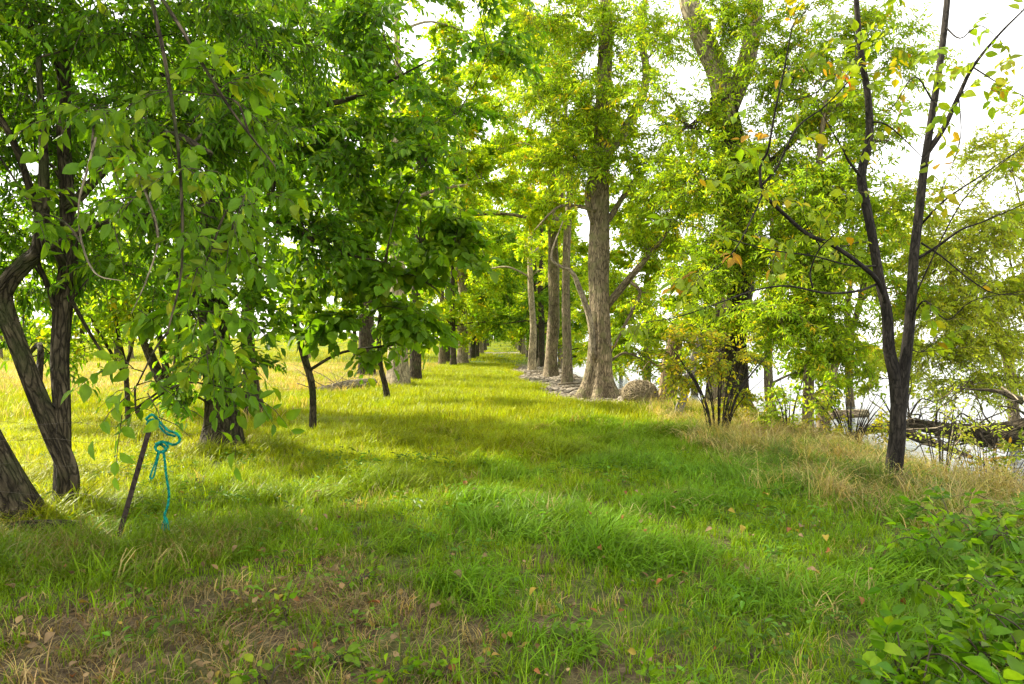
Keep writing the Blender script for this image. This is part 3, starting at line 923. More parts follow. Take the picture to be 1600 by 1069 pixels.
# pale dead twigs
t.limb([P(150, 215, 4.35), P(135, 270, 4.3), P(123, 320, 4.3), P(128, 380, 4.28), P(150, 428, 4.25), P(190, 439, 4.22)], [.007, .007, .006, .006, .005, .002], sides=6, bark=M_DEAD)
t.limb([P(206, 255, 4.3), P(235, 320, 4.28), P(247, 375, 4.25), P(228, 440, 4.22), P(205, 490, 4.2)], [.008, .007, .006, .005, .003], sides=6, bark=M_DEAD)
for (px, py, Y, rx, ry, rd, n_, sz) in [(215, 600, 4.2, 60, 42, .18, 9, .125), (212, 640, 4.2, 45, 25, .12, 5, .125), (330, 560, 4.6, 60, 70, .3, 18, .12), (370, 610, 4.8, 35, 35, .2, 6, .13), (300, 490, 4.5, 70, 60, .35, 20, .125),
                                        (330, 390, 4.5, 80, 50, .4, 20, .12), (230, 300, 4.4, 110, 80, .5, 26, .115), (390, 320, 4.6, 60, 50, .4, 14, .115), (150, 180, 4.6, 120, 90, .6, 26, .115), (340, 150, 4.5, 120, 70, .6, 28, .115),
                                        (60, 330, 4.8, 50, 60, .4, 12, .11), (-200, 100, 4.4, 160, 160, 1.2, 160, .11), (-100, -250, 4.6, 350, 160, 1.6, 330, .11), (280, -190, 4.5, 250, 110, 1.2, 170, .11)]:
    t.blob(P(px, py, Y), (rx / FPX * Y, rd, ry / FPX * Y), n_, L=.28, K=6, size=sz, pal='mid', droop=.5, pitch=(.2, 1.0), up_j=.35)
t.done('ovate', 290, clear=(243, 330, 652, 900))

# thick leaning trunk at the picture's left edge
b = G(-5, 6.1)
t = Tree('leaning_tree', 'thick trunk leaning out of the picture at its left edge beside the twin-trunked tree', b, M_BARK_D)
t.trunk([b + [.12, 0, -.1], P(15, 790, 6.1), P(-25, 700, 6.05), P(-80, 600, 6.0), P(-150, 450, 5.9), P(-230, 200, 5.8), P(-260, -100, 5.6)], [.26, .2, .17, .16, .14, .11, .06], butt=(.5, .25, 5), sides=26)
for (px, py, Y, rx, ry, rd, n_) in [(-260, 100, 6, 200, 180, 1.8, 260), (-200, -250, 6, 350, 180, 2.0, 420), (-420, 150, 5, 180, 250, 1.8, 300), (-300, -420, 4.5, 400, 200, 2.0, 300), (-30, 440, 7.5, 60, 90, .8, 40)]:
    t.blob(P(px, py, Y), (rx / FPX * Y, rd, ry / FPX * Y), n_, L=.4, K=8, size=.10, pal='mid', droop=.35)
for c_, r_, n_ in [((-7.2, 5.6, 2.9), (1.3, 1.4, .9), 260), ((-8.6, 6.4, 4.0), (1.4, 1.6, 1.0), 260), ((-6.6, 4.6, 3.4), (1.2, 1.2, .9), 220), ((-9.2, 5.2, 4.6), (1.5, 1.5, 1.0), 220), ((-7.6, 7.4, 4.4), (1.3, 1.2, .9), 160)]:  # unseen foliage added out of frame to shade the lower-left grass
    t.blob(c_, r_, n_, L=.42, K=8, size=.13, pal='mid', droop=.35)
t.done('small')

# dark mature tree with leafy suckers
b = G(347, 10.4)
t = Tree('dark_trunk_tree', 'dark furrowed trunk wrapped in low leafy shoots, between the post and the lane', b, M_BARK_D)
t.trunk([b + [0, 0, -.15], P(346, 640, 10.4), P(338, 560, 10.4), P(333, 480, 10.4), P(330, 400, 10.4), P(338, 300, 10.4), P(345, 150, 10.4), P(350, -50, 10.3), P(360, -300, 10.2)],
        [.3, .23, .215, .21, .2, .19, .17, .13, .06], sides=28, butt=(.45, .35, 5), rough=.06)
t.limb([P(335, 360, 10.4), P(420, 340, 10), P(520, 390, 9.6), P(600, 410, 9.2)], [.08, .06, .035, .006])
t.limb([P(342, 250, 10.4), P(450, 180, 10), P(560, 150, 9.7), P(680, 90, 9.4)], [.07, .05, .03, .006])
t.limb([P(345, 150, 10.4), P(260, 60, 10), P(180, -20, 9.8)], [.08, .06, .03])
t.limb([P(335, 600, 10.3), P(345, 560, 10.1), P(330, 500, 10.0), P(350, 440, 9.9)], [.02, .016, .012, .008])
for (px, py, Y, rx, ry, rd, n_) in [(330, 90, 10, 170, 120, 1.6, 280), (480, 60, 9.8, 150, 110, 1.5, 280), (600, 60, 9.5, 130, 90, 1.3, 200), (190, 120, 10, 130, 120, 1.5, 200),
                                    (430, 240, 9.6, 140, 90, 1.3, 260), (560, 220, 9.4, 130, 90, 1.2, 240), (660, 260, 9.2, 90, 60, 1.0, 90), (710, 180, 9.4, 90, 60, 1.0, 70), (760, 90, 9.6, 80, 60, 1.0, 60),
                                    (300, 300, 10, 130, 80, 1.2, 190), (480, 360, 9.4, 120, 70, 1.0, 190),
                                    (310, 620, 10.0, 55, 50, .4, 46), (345, 560, 9.9, 60, 55, .4, 60), (300, 500, 10, 70, 60, .5, 70), (380, 470, 10, 60, 50, .6, 60), (220, 420, 10.4, 90, 70, .8, 70), (410, 530, 10, 40, 30, .4, 20),
                                    (420, -160, 10, 330, 130, 2.2, 420), (150, -150, 10, 250, 130, 2.0, 300), (700, -60, 9.6, 170, 80, 1.6, 190)]:
    t.blob(P(px, py, Y), (rx / FPX * Y, rd, ry / FPX * Y), n_, L=.42, K=8, size=.125, pal='deep', droop=.3)
t.done('ovate', 300)

# second trunk behind
b = G(398, 14.6)
t = Tree('slim_dark_tree', 'slim dark straight trunk with a flared foot standing in the sunny grass', b, M_BARK_D)
t.dens = 1.5; t.lsz = 1.2
t.trunk([b + [0.03, 0, -.1], P(395, 610, 14.6), P(388, 560, 14.6), P(386, 500, 14.6), P(392, 440, 14.6), P(400, 330, 14.5), P(410, 100, 14.4), P(420, -100, 14.3)], [.24, .155, .14, .135, .13, .11, .08, .04], butt=(.5, .22, 4))
for (px, py, Y, rx, ry, rd, n_) in [(420, 430, 14.2, 90, 60, 1.2, 100), (360, 330, 14.4, 120, 80, 1.5, 160), (450, 200, 14, 150, 110, 1.8, 220), (300, 120, 14.5, 150, 120, 1.8, 200), (470, 0, 14, 220, 120, 2, 260), (250, 440, 15, 90, 60, 1.2, 90)]:
    t.blob(P(px, py, Y), (rx / FPX * Y, rd, ry / FPX * Y), n_, L=.5, K=9, size=.12, pal='mid', droop=.3)
t.done('small')

# big-leaved sapling beside the lane
b = G(488, 12.1)
t = Tree('broadleaf_sapling', 'slender crooked sapling with a spreading crown of broad dark leaves at the lane edge', b, M_BARK_D)
t.trunk([b + [0, 0, -.1], P(489, 640, 12.1), P(487, 600, 12.1), P(476, 560, 12.1), P(466, 520, 12.1), P(458, 470, 12.0), P(470, 400, 11.9), P(500, 320, 11.7)], [.075, .062, .06, .06, .055, .05, .04, .02], sides=12, rough=.04)
t.limb([P(477, 560, 12.1), P(484, 520, 12.05), P(492, 470, 12), P(488, 400, 11.9)], [.04, .036, .03, .02])
t.limb([P(480, 420, 11.9), P(560, 410, 11.4), P(650, 430, 11), P(700, 470, 10.8)], [.03, .022, .014, .004])
for (px, py, Y, rx, ry, rd, n_) in [(520, 420, 11.2, 90, 50, .9, 80), (610, 430, 11.0, 90, 60, .9, 90), (560, 500, 11.2, 80, 45, .8, 65), (650, 490, 11.0, 70, 45, .8, 55), (610, 540, 11.1, 50, 26, .5, 22), (655, 380, 10.9, 80, 50, .9, 60),
                                    (570, 340, 11, 110, 60, 1.0, 110), (480, 300, 11.4, 100, 60, 1.0, 80), (670, 310, 10.8, 70, 45, .8, 45), (450, 480, 11.7, 60, 35, .7, 30), (700, 400, 10.7, 50, 60, .7, 30), (720, 330, 10.6, 50, 30, .5, 14)]:
    t.blob(P(px, py, Y), (rx / FPX * Y, rd, ry / FPX * Y), n_, L=.42, K=7, size=.19, pal='mid', droop=.3, up_j=.3)
t.done('broad', 300)

b = G(607, 18.8)
t = Tree('leaning_sapling', 'short thin dark sapling leaning left in front of the pale thick trunk', b, M_BARK_D)
t.dens = 1.5; t.lsz = 1.2
t.trunk([b + [0, 0, -.1], P(601, 600, 18.8), P(594, 570, 18.7), P(592, 520, 18.6), P(600, 440, 18.4), P(610, 350, 18)], [.1, .075, .07, .06, .045, .02], sides=10)
for (px, py, Y, rx, ry, rd, n_) in [(600, 490, 18.4, 60, 50, 1.0, 60), (650, 520, 18.4, 40, 40, .8, 40), (610, 380, 18, 80, 70, 1.2, 80)]:
    t.blob(P(px, py, Y), (rx / FPX * Y, rd, ry / FPX * Y), n_, L=.5, K=8, size=.16, pal='mid', droop=.3)
t.done('small')

# shrubby multi-stem clump in the field's edge
b = G(272, 16)
t = Tree('many_stemmed_tree', 'leaning many-stemmed small tree in the field behind the dark trunk', b, M_BARK_D)
t.dens = 1.5; t.lsz = 1.2
for k, (dx, yy) in enumerate([(-48, 520), (-22, 530), (8, 500), (-70, 470)]):
    t.trunk([b + [.03 * k, 0, -.1], P(272 + dx * .3, 600, 16), P(272 + dx, yy, 15.8), P(272 + dx * 1.4, yy - 120, 15.6)], [.12, .09, .065, .03], sides=10)
for (px, py, Y, rx, ry, rd, n_) in [(200, 470, 15.6, 100, 60, 1.4, 130), (280, 480, 15.8, 70, 50, 1.2, 80), (150, 380, 15.5, 120, 80, 1.6, 160), (280, 360, 15.5, 120, 80, 1.6, 160), (220, 220, 15.5, 200, 120, 2, 220), (310, 560, 15.7, 40, 30, .6, 26)]:
    t.blob(P(px, py, Y), (rx / FPX * Y, rd, ry / FPX * Y), n_, L=.5, K=9, size=.12, pal='mid', droop=.3)
t.done('small')

b = G(200, 12.8)
t = Tree('forked_shrub_tree', 'thin forked shrub in the field between the twin trunks and the dark trunk', b, M_BARK_D)
t.dens = 1.5; t.lsz = 1.2
t.trunk([b + [0, 0, -.1], P(199, 620, 12.8), P(195, 575, 12.8), P(184, 520, 12.8), P(175, 460, 12.8)], [.06, .05, .045, .035, .02], sides=10)
t.limb([P(196, 578, 12.8), P(205, 545, 12.8), P(214, 510, 12.8)], [.035, .03, .02])
t.limb([P(196, 590, 12.8), P(170, 545, 12.7), P(148, 508, 12.6), P(135, 470, 12.6)], [.03, .03, .025, .015])
for (px, py, Y, rx, ry, rd, n_) in [(150, 460, 12.6, 80, 50, 1.0, 90), (205, 480, 12.6, 60, 40, .9, 60), (150, 540, 12.6, 40, 30, .5, 16), (100, 520, 12.8, 60, 50, .9, 45), (30, 500, 13, 60, 60, .9, 60)]:
    t.blob(P(px, py, Y), (rx / FPX * Y, rd, ry / FPX * Y), n_, L=.4, K=8, size=.10, pal='fresh', droop=.3)
t.done('small')

# ------------------------------------------------------------------ trees: rows along the lane


def row_tree(name, label, px, Y, r, H, pal, bark, lean=0.0, crown0=0.33, spread=3.0, dens=1.0, group=None, leaf=.13, sprays=1400, fork=None, side=0.0, low=None, tmpl='tiny', px_top=None):
    """tall lane tree; crown of many foliage masses from crown0*H upward, leaning over the lane by side"""
    b = G(px, Y)
    t = Tree(name, label, b, bark, group=group, twig=M_TWIG_L)
    t.dens = 1.9; t.lsz = 1.35
    g = rng
    top = b + [lean * H, 0, H]
    w = lambda k: b + np.array([lean * H * k + g.normal(0, .005 * H), g.normal(0, .005 * H), H * k])
    t.trunk([b + [0, 0, -.2], b + [lean * H * .06, 0, H * .06], w(.18), w(.34), w(.52), w(.72), top], [r * 1.25, r, r * .92, r * .82, r * .62, r * .38, .03], sides=18, butt=(.35, r * 1.3, 5), rough=.05)
    if fork:
        for (k, dx, dy) in fork:
            p0 = b + np.array([lean * H * k, 0, H * k])
            t.limb([p0, p0 + [dx * .35, dy * .3, H * .12], p0 + [dx * .75, dy * .7, H * .3], p0 + [dx, dy, H * .48]], [r * .55, r * .45, r * .3, .04], sides=10)
    nb = int(15 * dens)
    for k in range(nb):
        f = crown0 + (1 - crown0) * (k + g.uniform(0, 1)) / nb
        a = k * 2.4 + g.uniform(-.5, .5)
        wd = spread * (0.55 + 0.6 * math.sin(math.pi * min(1, (f - crown0) / (1 - crown0) * .85 + .12)))
        dd = wd * g.uniform(.45, .95)
        c = b + np.array([math.cos(a) * dd + lean * H * f + side * g.uniform(.2, 1), math.sin(a) * dd, H * f])
        t.blob(c, (spread * .42, spread * .42, spread * .3), int(sprays / nb), L=.55, K=9, size=leaf, pal=pal, droop=.18, up_j=.8, sub=int(max(5, sprays / nb / 14)), twig_r=0)
    for (lx, ly, lY, rx, ry, rd, n2) in (low or []):
        t.blob(P(lx, ly, lY), (rx / FPX * lY, rd, ry / FPX * lY), n2, L=.5, K=9, size=leaf, pal=pal, droop=.35, twig_r=0)
    t.done(tmpl)
    return t


# lake side
b = G(936, 20)
t = Tree('buttressed_tree', 'tall straight ridged trunk with flared buttress roots, largest beside the stony shore', b, M_BARK_M)
t.dens = 2.9; t.lsz = 1.0
t.trunk([b + [0, 0, -.2], P(936, 590, 20), P(938, 540, 20), P(937, 480, 20), P(936, 400, 20), P(938, 300, 20), P(942, 200, 20), P(946, 60, 20), P(950, -150, 20), P(955, -400, 20)],
        [.34, .31, .30, .295, .29, .26, .23, .19, .13, .05], sides=44, butt=(1.9, .5, 6), rough=.035, n=60)
t.limb([P(948, 478, 20), P(975, 445, 19.8), P(1005, 410, 19.5), P(1045, 360, 19.2), P(1085, 300, 19)], [.12, .10, .08, .05, .02])
t.limb([P(985, 440, 19.7), P(1000, 460, 19.6), P(975, 510, 19.6), P(955, 552, 19.7)], [.05, .045, .04, .02])
t.limb([P(928, 560, 19.7), P(922, 500, 19.6), P(905, 450, 19.5), P(893, 425, 19.4), P(868, 412, 19.3), P(862, 395, 19.3), P(880, 345, 19.2)], [.09, .085, .075, .06, .045, .03, .015], bark=M_DEAD)
t.limb([P(928, 350, 19.9), P(918, 310, 19.7), P(924, 270, 19.6), P(934, 230, 19.5), P(930, 190, 19.4)], [.1, .09, .075, .06, .03])
t.limb([P(930, 330, 19.8), P(900, 322, 19.5), P(870, 325, 19.3), P(835, 360, 19)], [.06, .05, .035, .015])
t.limb([P(940, 250, 20), P(985, 190, 19.8), P(1010, 120, 19.6), P(1000, 40, 19.5), P(1020, -40, 19.4)], [.16, .14, .11, .09, .05], bark=M_BARK_L)
t.limb([P(950, 345, 20), P(985, 290, 19.8), P(1020, 250, 19.6)], [.09, .07, .03])
for (px, py, Y, rx, ry, rd, n_) in [(930, 170, 19.3, 90, 60, 1.5, 190), (980, 250, 19.2, 80, 60, 1.4, 130), (890, 250, 19.3, 80, 70, 1.4, 170), (850, 160, 19.5, 100, 80, 1.6, 190), (950, 50, 19.5, 120, 80, 1.8, 180), (840, 30, 19.5, 120, 90, 1.8, 200),
                                    (1040, 330, 19, 70, 60, 1.2, 100), (1010, 390, 19.3, 50, 40, 1, 50), (1060, 220, 19, 70, 70, 1.3, 60), (990, 470, 20.5, 50, 60, 1.0, 60), (1050, 60, 19, 80, 60, 1.5, 60), (930, -120, 19.5, 220, 120, 2.5, 260),
                                    (1000, 560, 21, 50, 30, 1.0, 40)]:
    t.blob(P(px, py, Y), (rx / FPX * Y, rd, ry / FPX * Y), n_, L=.45, K=8, size=.14, pal='fresh', droop=.18, twig_r=.004, up_j=.9)
t.done('smallnarrow')

row_tree('lane_tree', 'slender pale straight trunk just behind the buttressed tree on the shore side', 886, 26, .18, 15, 'yellow', M_BARK_M, lean=.0, crown0=.42, spread=3.0, group='tall trees lining the lane', side=-1.5, sprays=1300)
row_tree('lane_tree', 'trunk with exposed roots on the shore bank, second behind the buttressed tree', 861, 31, .27, 16, 'fresh', M_BARK_M, lean=.012, crown0=.4, spread=3.3, group='tall trees lining the lane', side=-2, sprays=1300, fork=[(.42, 1.5, 1)])
row_tree('lane_tree', 'narrow dead-looking pale trunk on the shore bank left of the rooty trunk', 831, 38, .2, 13, 'yellow', M_BARK_L, lean=-.01, crown0=.4, spread=2.8, group='tall trees lining the lane', side=-1, sprays=1000)
# field side
row_tree('lane_tree', 'thickest pale grey trunk on the field side, behind the broad-leaved sapling', 622, 24.5, .34, 16, 'fresh', M_BARK_L, lean=-.01, crown0=.44, spread=3.4, group='tall trees lining the lane', side=1.5, sprays=1700)
row_tree('lane_tree', 'pale smooth trunk forking high up, standing alone at the field side of the lane', 723, 47, .33, 17, 'yellow', M_BARK_L, lean=.0, crown0=.4, spread=3.6, group='tall trees lining the lane', side=1, fork=[(.27, -1.0, .5), (.29, 1.6, 0)], sprays=1200)
row_tree('lane_tree', 'dark brown trunk close behind the thickest pale trunk on the field side', 648, 28, .22, 13, 'mid', M_BARK_D, lean=.01, crown0=.45, spread=2.6, group='tall trees lining the lane', side=.5, sprays=900)
row_tree('lane_tree', 'grey-brown trunk beside the brush heap in the field', 573, 31, .36, 14, 'mid', M_BARK_D, lean=.0, crown0=.4, spread=3.2, group='tall trees lining the lane', sprays=1200)

for k_, (px_, Y_, H_, pl_, lb_) in enumerate([(1012, 29, 10, 'fresh', 'leafy shore tree seen just right of the buttressed trunk'), (1085, 33, 12, 'yellow', 'yellow-green shore tree behind the broken snag'),
                                           (1205, 25, 10, 'fresh', 'leafy shore tree behind the shaggy bank trunk'), (1330, 27, 9, 'willow', 'soft grey-green shore tree standing over the water')]):
    row_tree('shore_tree', lb_, px_, Y_, .17, H_, pl_, M_BARK_M, crown0=.2, spread=2.7, group='trees on the stony shore', sprays=1500)

# prototypes for the long avenue; copies share their meshes
protos = []
for k, (pal, bark, H, sp) in enumerate([('fresh', M_BARK_D, 14, 3.6), ('yellow', M_BARK_M, 15, 3.8), ('mid', M_BARK_D, 13, 3.8)]):
    t = Tree('avenue_tree', 'x', (0, 0, 0), bark, group='trees of the far avenue', twig=M_TWIG_L)
    t.dens = 1.6; t.lsz = 1.25
    z = np.array
    t.trunk([z([0, 0, -.3]), z([.02, 0, 1]), z([.1, .05, 3.5]), z([0, .1, 6]), z([.1, 0, 9]), z([0, 0, H])], [.36, .27, .24, .2, .14, .03], sides=12, butt=(.3, .4, 4))
    nb = 20
    for i in range(nb):
        f = .17 + .83 * (i + rng.uniform(0, 1)) / nb
        a = i * 2.4
        wd = sp * (.5 + .6 * math.sin(math.pi * min(1, (f - .17) * 1.05 + .1))) * rng.uniform(.5, .95)
        t.blob(z([math.cos(a) * wd, math.sin(a) * wd, H * f]), (sp * .42, sp * .42, sp * .3), 62, L=.7, K=8, size=.2, pal=pal, droop=.3, sub=6, twig_r=0)
    t.done('tiny')
    protos.append(t.root)


def copy_tree(root, loc, rz, s, label, group, name=None):
    r = root.copy(); col.objects.link(r)
    if name: r.name = name
    r.location = tuple(loc); r.rotation_euler = (0, 0, rz); r.scale = (s, s, s)
    r['label'] = label; r['group'] = group
    for ch in root.children:
        c = ch.copy(); c.parent = r; col.objects.link(c)
    return r


ORD = ['first', 'second', 'third', 'fourth', 'fifth', 'sixth', 'seventh', 'eighth', 'ninth', 'tenth', 'eleventh', 'twelfth', 'thirteenth', 'fourteenth', 'fifteenth', 'sixteenth', 'seventeenth', 'eighteenth', 'nineteenth', 'twentieth', 'twenty-first', 'twenty-second', 'twenty-third', 'twenty-fourth', 'twenty-fifth', 'twenty-sixth', 'twenty-seventh', 'twenty-eighth']
first = [True, True, True]


def place(k, loc, rz, s, label, group, name=None):
    if first[k]:
        first[k] = False
        o = protos[k]; o.location = tuple(loc); o.rotation_euler = (0, 0, rz); o.scale = (s, s, s); o['label'] = label; o['group'] = group
        if name: o.name = name
        return o
    return copy_tree(protos[k], loc, rz, s, label, group, name)


left_row = [(708, 44, .8), (690, 46, .8), (700, 52, 1.0), (738, 58, 1.0), (728, 64, 1), (745, 72, 1), (738, 80, 1), (752, 90, 1.05), (745, 100, 1.05), (758, 112, 1.1), (754, 126, 1.1), (762, 142, 1.1), (758, 160, 1.1)]
for i, (px, Y, s) in enumerate(left_row):
    place([0, 1, 2][i % 3], G(px, Y), rng.uniform(0, 6.28), s, '%s trunk down the far avenue on the field side, counted from the camera' % ORD[i], 'avenue trees on the field side')
right_row = [(846, 45, .85), (836, 51, .95), (838, 58, .9), (826, 66, 1), (828, 75, 1), (818, 86, 1), (816, 98, 1.05), (812, 112, 1.1), (808, 128, 1.1), (804, 146, 1.1)]
for i, (px, Y, s) in enumerate(right_row):
    place([2, 0, 1][i % 3], G(px, Y), rng.uniform(0, 6.28), s, '%s tree down the far avenue on the lake side, counted from the camera' % ORD[i], 'avenue trees on the lake side')
for i, (xx, yy, s_) in enumerate([(5.2, 40, .55), (4.2, 50, .7), (6.5, 56, .6), (4.5, 64, .75), (5.5, 76, .8), (4.0, 90, .9), (7.5, 47, .5)]):
    place([1, 0, 1][i % 3], (xx, yy, float(height(xx, yy))), rng.uniform(0, 6.28), s_, '%s bushy tree on the shore behind the lake-side row, counted from the camera' % ORD[i], 'bushy trees on the far shore', 'bushy_shore_tree')
for i, (xx, yy) in enumerate([(-16, 190), (-10, 178), (-5, 196), (0, 205), (5, 190)]):
    place(i % 3, (xx, yy, float(height(xx, yy))), rng.uniform(0, 6.28), 1.0, '%s tree from the left closing the far end of the lane' % ORD[i], 'trees closing the far end of the lane', 'end_tree')
for i in range(20):
    xx = -12 - i * 4.6 + rng.uniform(-1.5, 1.5); yy = 62 + 8 * math.sin(i * 1.3) + rng.uniform(-5, 8) + i * .4
    place([1, 0, 1][i % 3], (xx, yy, float(height(xx, yy))), rng.uniform(0, 6.28), rng.uniform(.7, 1.0), '%s pale green tree of the hedgerow across the field, counted leftward from the lane' % ORD[i], 'hedgerow trees across the field', 'hedgerow_tree')

# ------------------------------------------------------------------ trees: lake bank on the right
b = G(1135, 17); b[2] = -0.1
t = Tree('shaggy_bank_tree', 'thick dark shaggy trunk on the bank behind the yellowing shrub, its top bending left', b, M_BARK_D)
t.dens = 2.9; t.lsz = 1.0
t.trunk([b + [0, 0, -.2], P(1135, 600, 17), P(1140, 520, 17), P(1150, 440, 17), P(1152, 350, 17), P(1145, 250, 17), P(1128, 150, 17)], [.55, .44, .41, .40, .37, .34, .31], sides=32, butt=(.4, .4, 5), rough=.07, n=40)
t.limb([P(1136, 200, 17), P(1124, 120, 17), P(1098, 60, 16.9), P(1075, 0, 16.8), P(1050, -120, 16.7)], [.32, .29, .26, .24, .12], bark=M_BARK_L, sides=16)
t.limb([P(1135, 180, 17), P(1165, 100, 17.2), P(1180, 20, 17.3), P(1190, -100, 17.4)], [.24, .22, .2, .1], bark=M_BARK_M, sides=14)
t.limb([P(1150, 330, 17), P(1200, 260, 16.6), P(1260, 200, 16.2)], [.14, .1, .05])
for (px, py, Y, rx, ry, rd, n_) in [(1080, 200, 16.4, 80, 70, 1.2, 150), (1120, 290, 16, 90, 70, 1.2, 200), (1200, 250, 16, 90, 80, 1.3, 220), (1230, 120, 16, 110, 90, 1.4, 260), (1310, 60, 15.8, 100, 80, 1.4, 200), (1320, 180, 15.6, 80, 80, 1.2, 170),
                                    (1130, 390, 16, 80, 60, 1.1, 150), (1090, 440, 16, 60, 50, 1, 100), (1190, 380, 15.8, 80, 60, 1.1, 160), (1100, 520, 16, 60, 40, .9, 70), (1190, 40, 16, 100, 60, 1.3, 120), (1160, -120, 16.5, 250, 120, 2.2, 300), (1010, 130, 17, 50, 50, 1, 40), (1180, 500, 15.8, 50, 40, .8, 50), (1020, 60, 17, 70, 60, 1.2, 90), (1040, 300, 16.6, 60, 60, 1, 90), (1390, 90, 15.6, 70, 80, 1.2, 110), (1130, 30, 16, 70, 60, 1.2, 100)]:
    t.blob(P(px, py, Y), (rx / FPX * Y, rd, ry / FPX * Y), n_, L=.4, K=8, size=.115, pal='fresh', droop=.18, up_j=.9)
t.done('smallnarrow', 60)

b = np.array([6.7, 15.5, float(height(6.7, 15.5))])
t = Tree('shore_tree', 'bushy green tree on the shore between the shaggy trunk and the forked dark tree', b, M_BARK_M)
t.dens = 2.9; t.lsz = 1.0
t.trunk([b + [0, 0, -.2], P(1264, 590, 15.5), P(1270, 500, 15.4), P(1262, 400, 15.3), P(1275, 300, 15.2), P(1290, 150, 15)], [.14, .12, .11, .1, .08, .04], sides=14)
t.trunk([b + [.3, 0, -.2], P(1300, 590, 15.6), P(1330, 520, 15.6), P(1350, 440, 15.5), P(1365, 330, 15.4)], [.1, .08, .07, .06, .03], sides=10)
for (px, py, Y, rx, ry, rd, n_) in [(1230, 320, 14.8, 80, 60, 1.1, 150), (1310, 300, 14.8, 80, 70, 1.1, 170), (1250, 420, 14.8, 90, 60, 1.1, 170), (1330, 400, 14.8, 80, 70, 1.1, 160), (1220, 500, 14.6, 80, 50, 1, 140), (1300, 500, 14.6, 80, 60, 1, 160),
                                    (1280, 560, 14.4, 60, 28, .8, 60), (1330, 560, 14.4, 50, 40, .8, 70), (1390, 330, 14.8, 50, 80, 1, 70), (1380, 220, 14.8, 60, 60, 1, 60), (1400, 450, 14.8, 50, 60, 1, 40), (1300, 170, 15, 80, 60, 1.1, 110)]:
    t.blob(P(px, py, Y), (rx / FPX * Y, rd, ry / FPX * Y), n_, L=.4, K=8, size=.12, pal=['fresh', 'mid', 'fresh', 'yellow'][int(px) % 4], droop=.18, up_j=.9)
t.done('smallnarrow', 60)

# willow over the water
b = np.array([12.2, 16.5, -1.0])
t = Tree('willow', 'wispy fine-leaved willow arching over the water behind the fallen trunk', b, M_BARK_M, twig=M_TWIG_L)
t.dens = 3.2; t.lsz = 1.25
t.trunk([b + [0, 0, -.4], P(1580, 600, 16.5), P(1560, 520, 16.4), P(1500, 450, 16.2), P(1470, 380, 16)], [.13, .11, .1, .07, .03], sides=12)
t.trunk([b + [.3, 0, -.3], P(1620, 560, 16.5), P(1640, 450, 16.3), P(1620, 330, 16)], [.12, .1, .08, .04], sides=12)
for (x0, y0, x1, y1, x2, y2, r) in [(1590, 560, 1540, 400, 1440, 330, .03), (1600, 500, 1560, 350, 1480, 260, .03), (1610, 430, 1590, 300, 1560, 180, .03), (1560, 520, 1480, 480, 1400, 470, .025), (1600, 560, 1520, 540, 1450, 560, .025), (1620, 420, 1660, 300, 1640, 200, .03)]:
    t.limb([P(x0, y0, 16.4), P((x0 + x1) / 2, (y0 + y1) / 2 - 10, 15.9), P(x1, y1, 15.5), P(x2, y2, 15)], [r, r * .8, r * .55, r * .2], sides=6)
for (px, py, Y, rx, ry, rd, n_) in [(1480, 400, 15.2, 80, 60, 1.1, 150), (1560, 360, 15.2, 80, 70, 1.2, 150), (1560, 460, 15.2, 90, 50, 1.2, 180), (1470, 490, 15.2, 70, 40, 1, 130), (1540, 540, 15.2, 80, 35, 1, 140), (1450, 560, 15.2, 60, 30, .9, 80), (1580, 270, 15, 60, 60, 1, 60), (1640, 420, 15.5, 80, 120, 1.3, 180), (1440, 320, 15, 50, 50, .8, 40), (1590, 210, 15, 50, 70, .9, 26), (1520, 250, 15, 50, 50, .9, 20), (1590, 590, 15.5, 50, 25, .8, 50), (1500, 610, 15.0, 70, 20, .8, 50)]:
    t.blob(P(px, py, Y), (rx / FPX * Y, rd, ry / FPX * Y), n_, L=.6, K=13, size=.085, pal='willow', droop=.35, ang=(20, 50), twig_r=.005)
t.done('tinynarrow')

# dark forked tree, right foreground
b = G(1399, 7.45)
t = Tree('forked_dark_tree', 'slim dark tree forking low into two stems with sparse large leaves, on the grassy bank', b, M_BARK_S)
t.rs = .86
Yt = 7.9


def PF(px, py, Y):
    return P(px, py, Y - .45)


t.trunk([b + [-.02, 0, -.1], PF(1396, 738, Yt), PF(1402, 680, Yt), PF(1403, 640, Yt), PF(1407, 605, Yt)], [.125, .104, .097, .092, .06], sides=18, rough=.03, n=26)
sl = t.trunk([PF(1404, 660, Yt), PF(1402, 622, Yt), PF(1398, 588, Yt), PF(1389, 545, Yt), PF(1386, 490, 7.88), PF(1375, 440, 7.85), PF(1363, 370, 7.8), PF(1349, 300, 7.8), PF(1346, 270, 7.8), PF(1358, 215, 7.8), PF(1356, 150, 7.78), PF(1346, 90, 7.75), PF(1338, 0, 7.7), PF(1330, -120, 7.6)],
             [.075, .076, .07, .064, .06, .056, .052, .05, .05, .045, .04, .036, .03, .02], sides=14, name='trunk', n=60)
sr_ = t.trunk([PF(1404, 660, Yt), PF(1408, 622, Yt), PF(1412, 585, Yt), PF(1419, 530, Yt), PF(1424, 470, 7.92), PF(1428, 400, 7.95), PF(1436, 330, 8.0), PF(1444, 260, 8.0), PF(1456, 180, 8.0), PF(1470, 90, 8.0), PF(1480, 0, 8.0), PF(1490, -120, 8.0)],
              [.075, .077, .07, .064, .06, .058, .055, .05, .046, .042, .036, .02], sides=14, name='trunk', n=50)
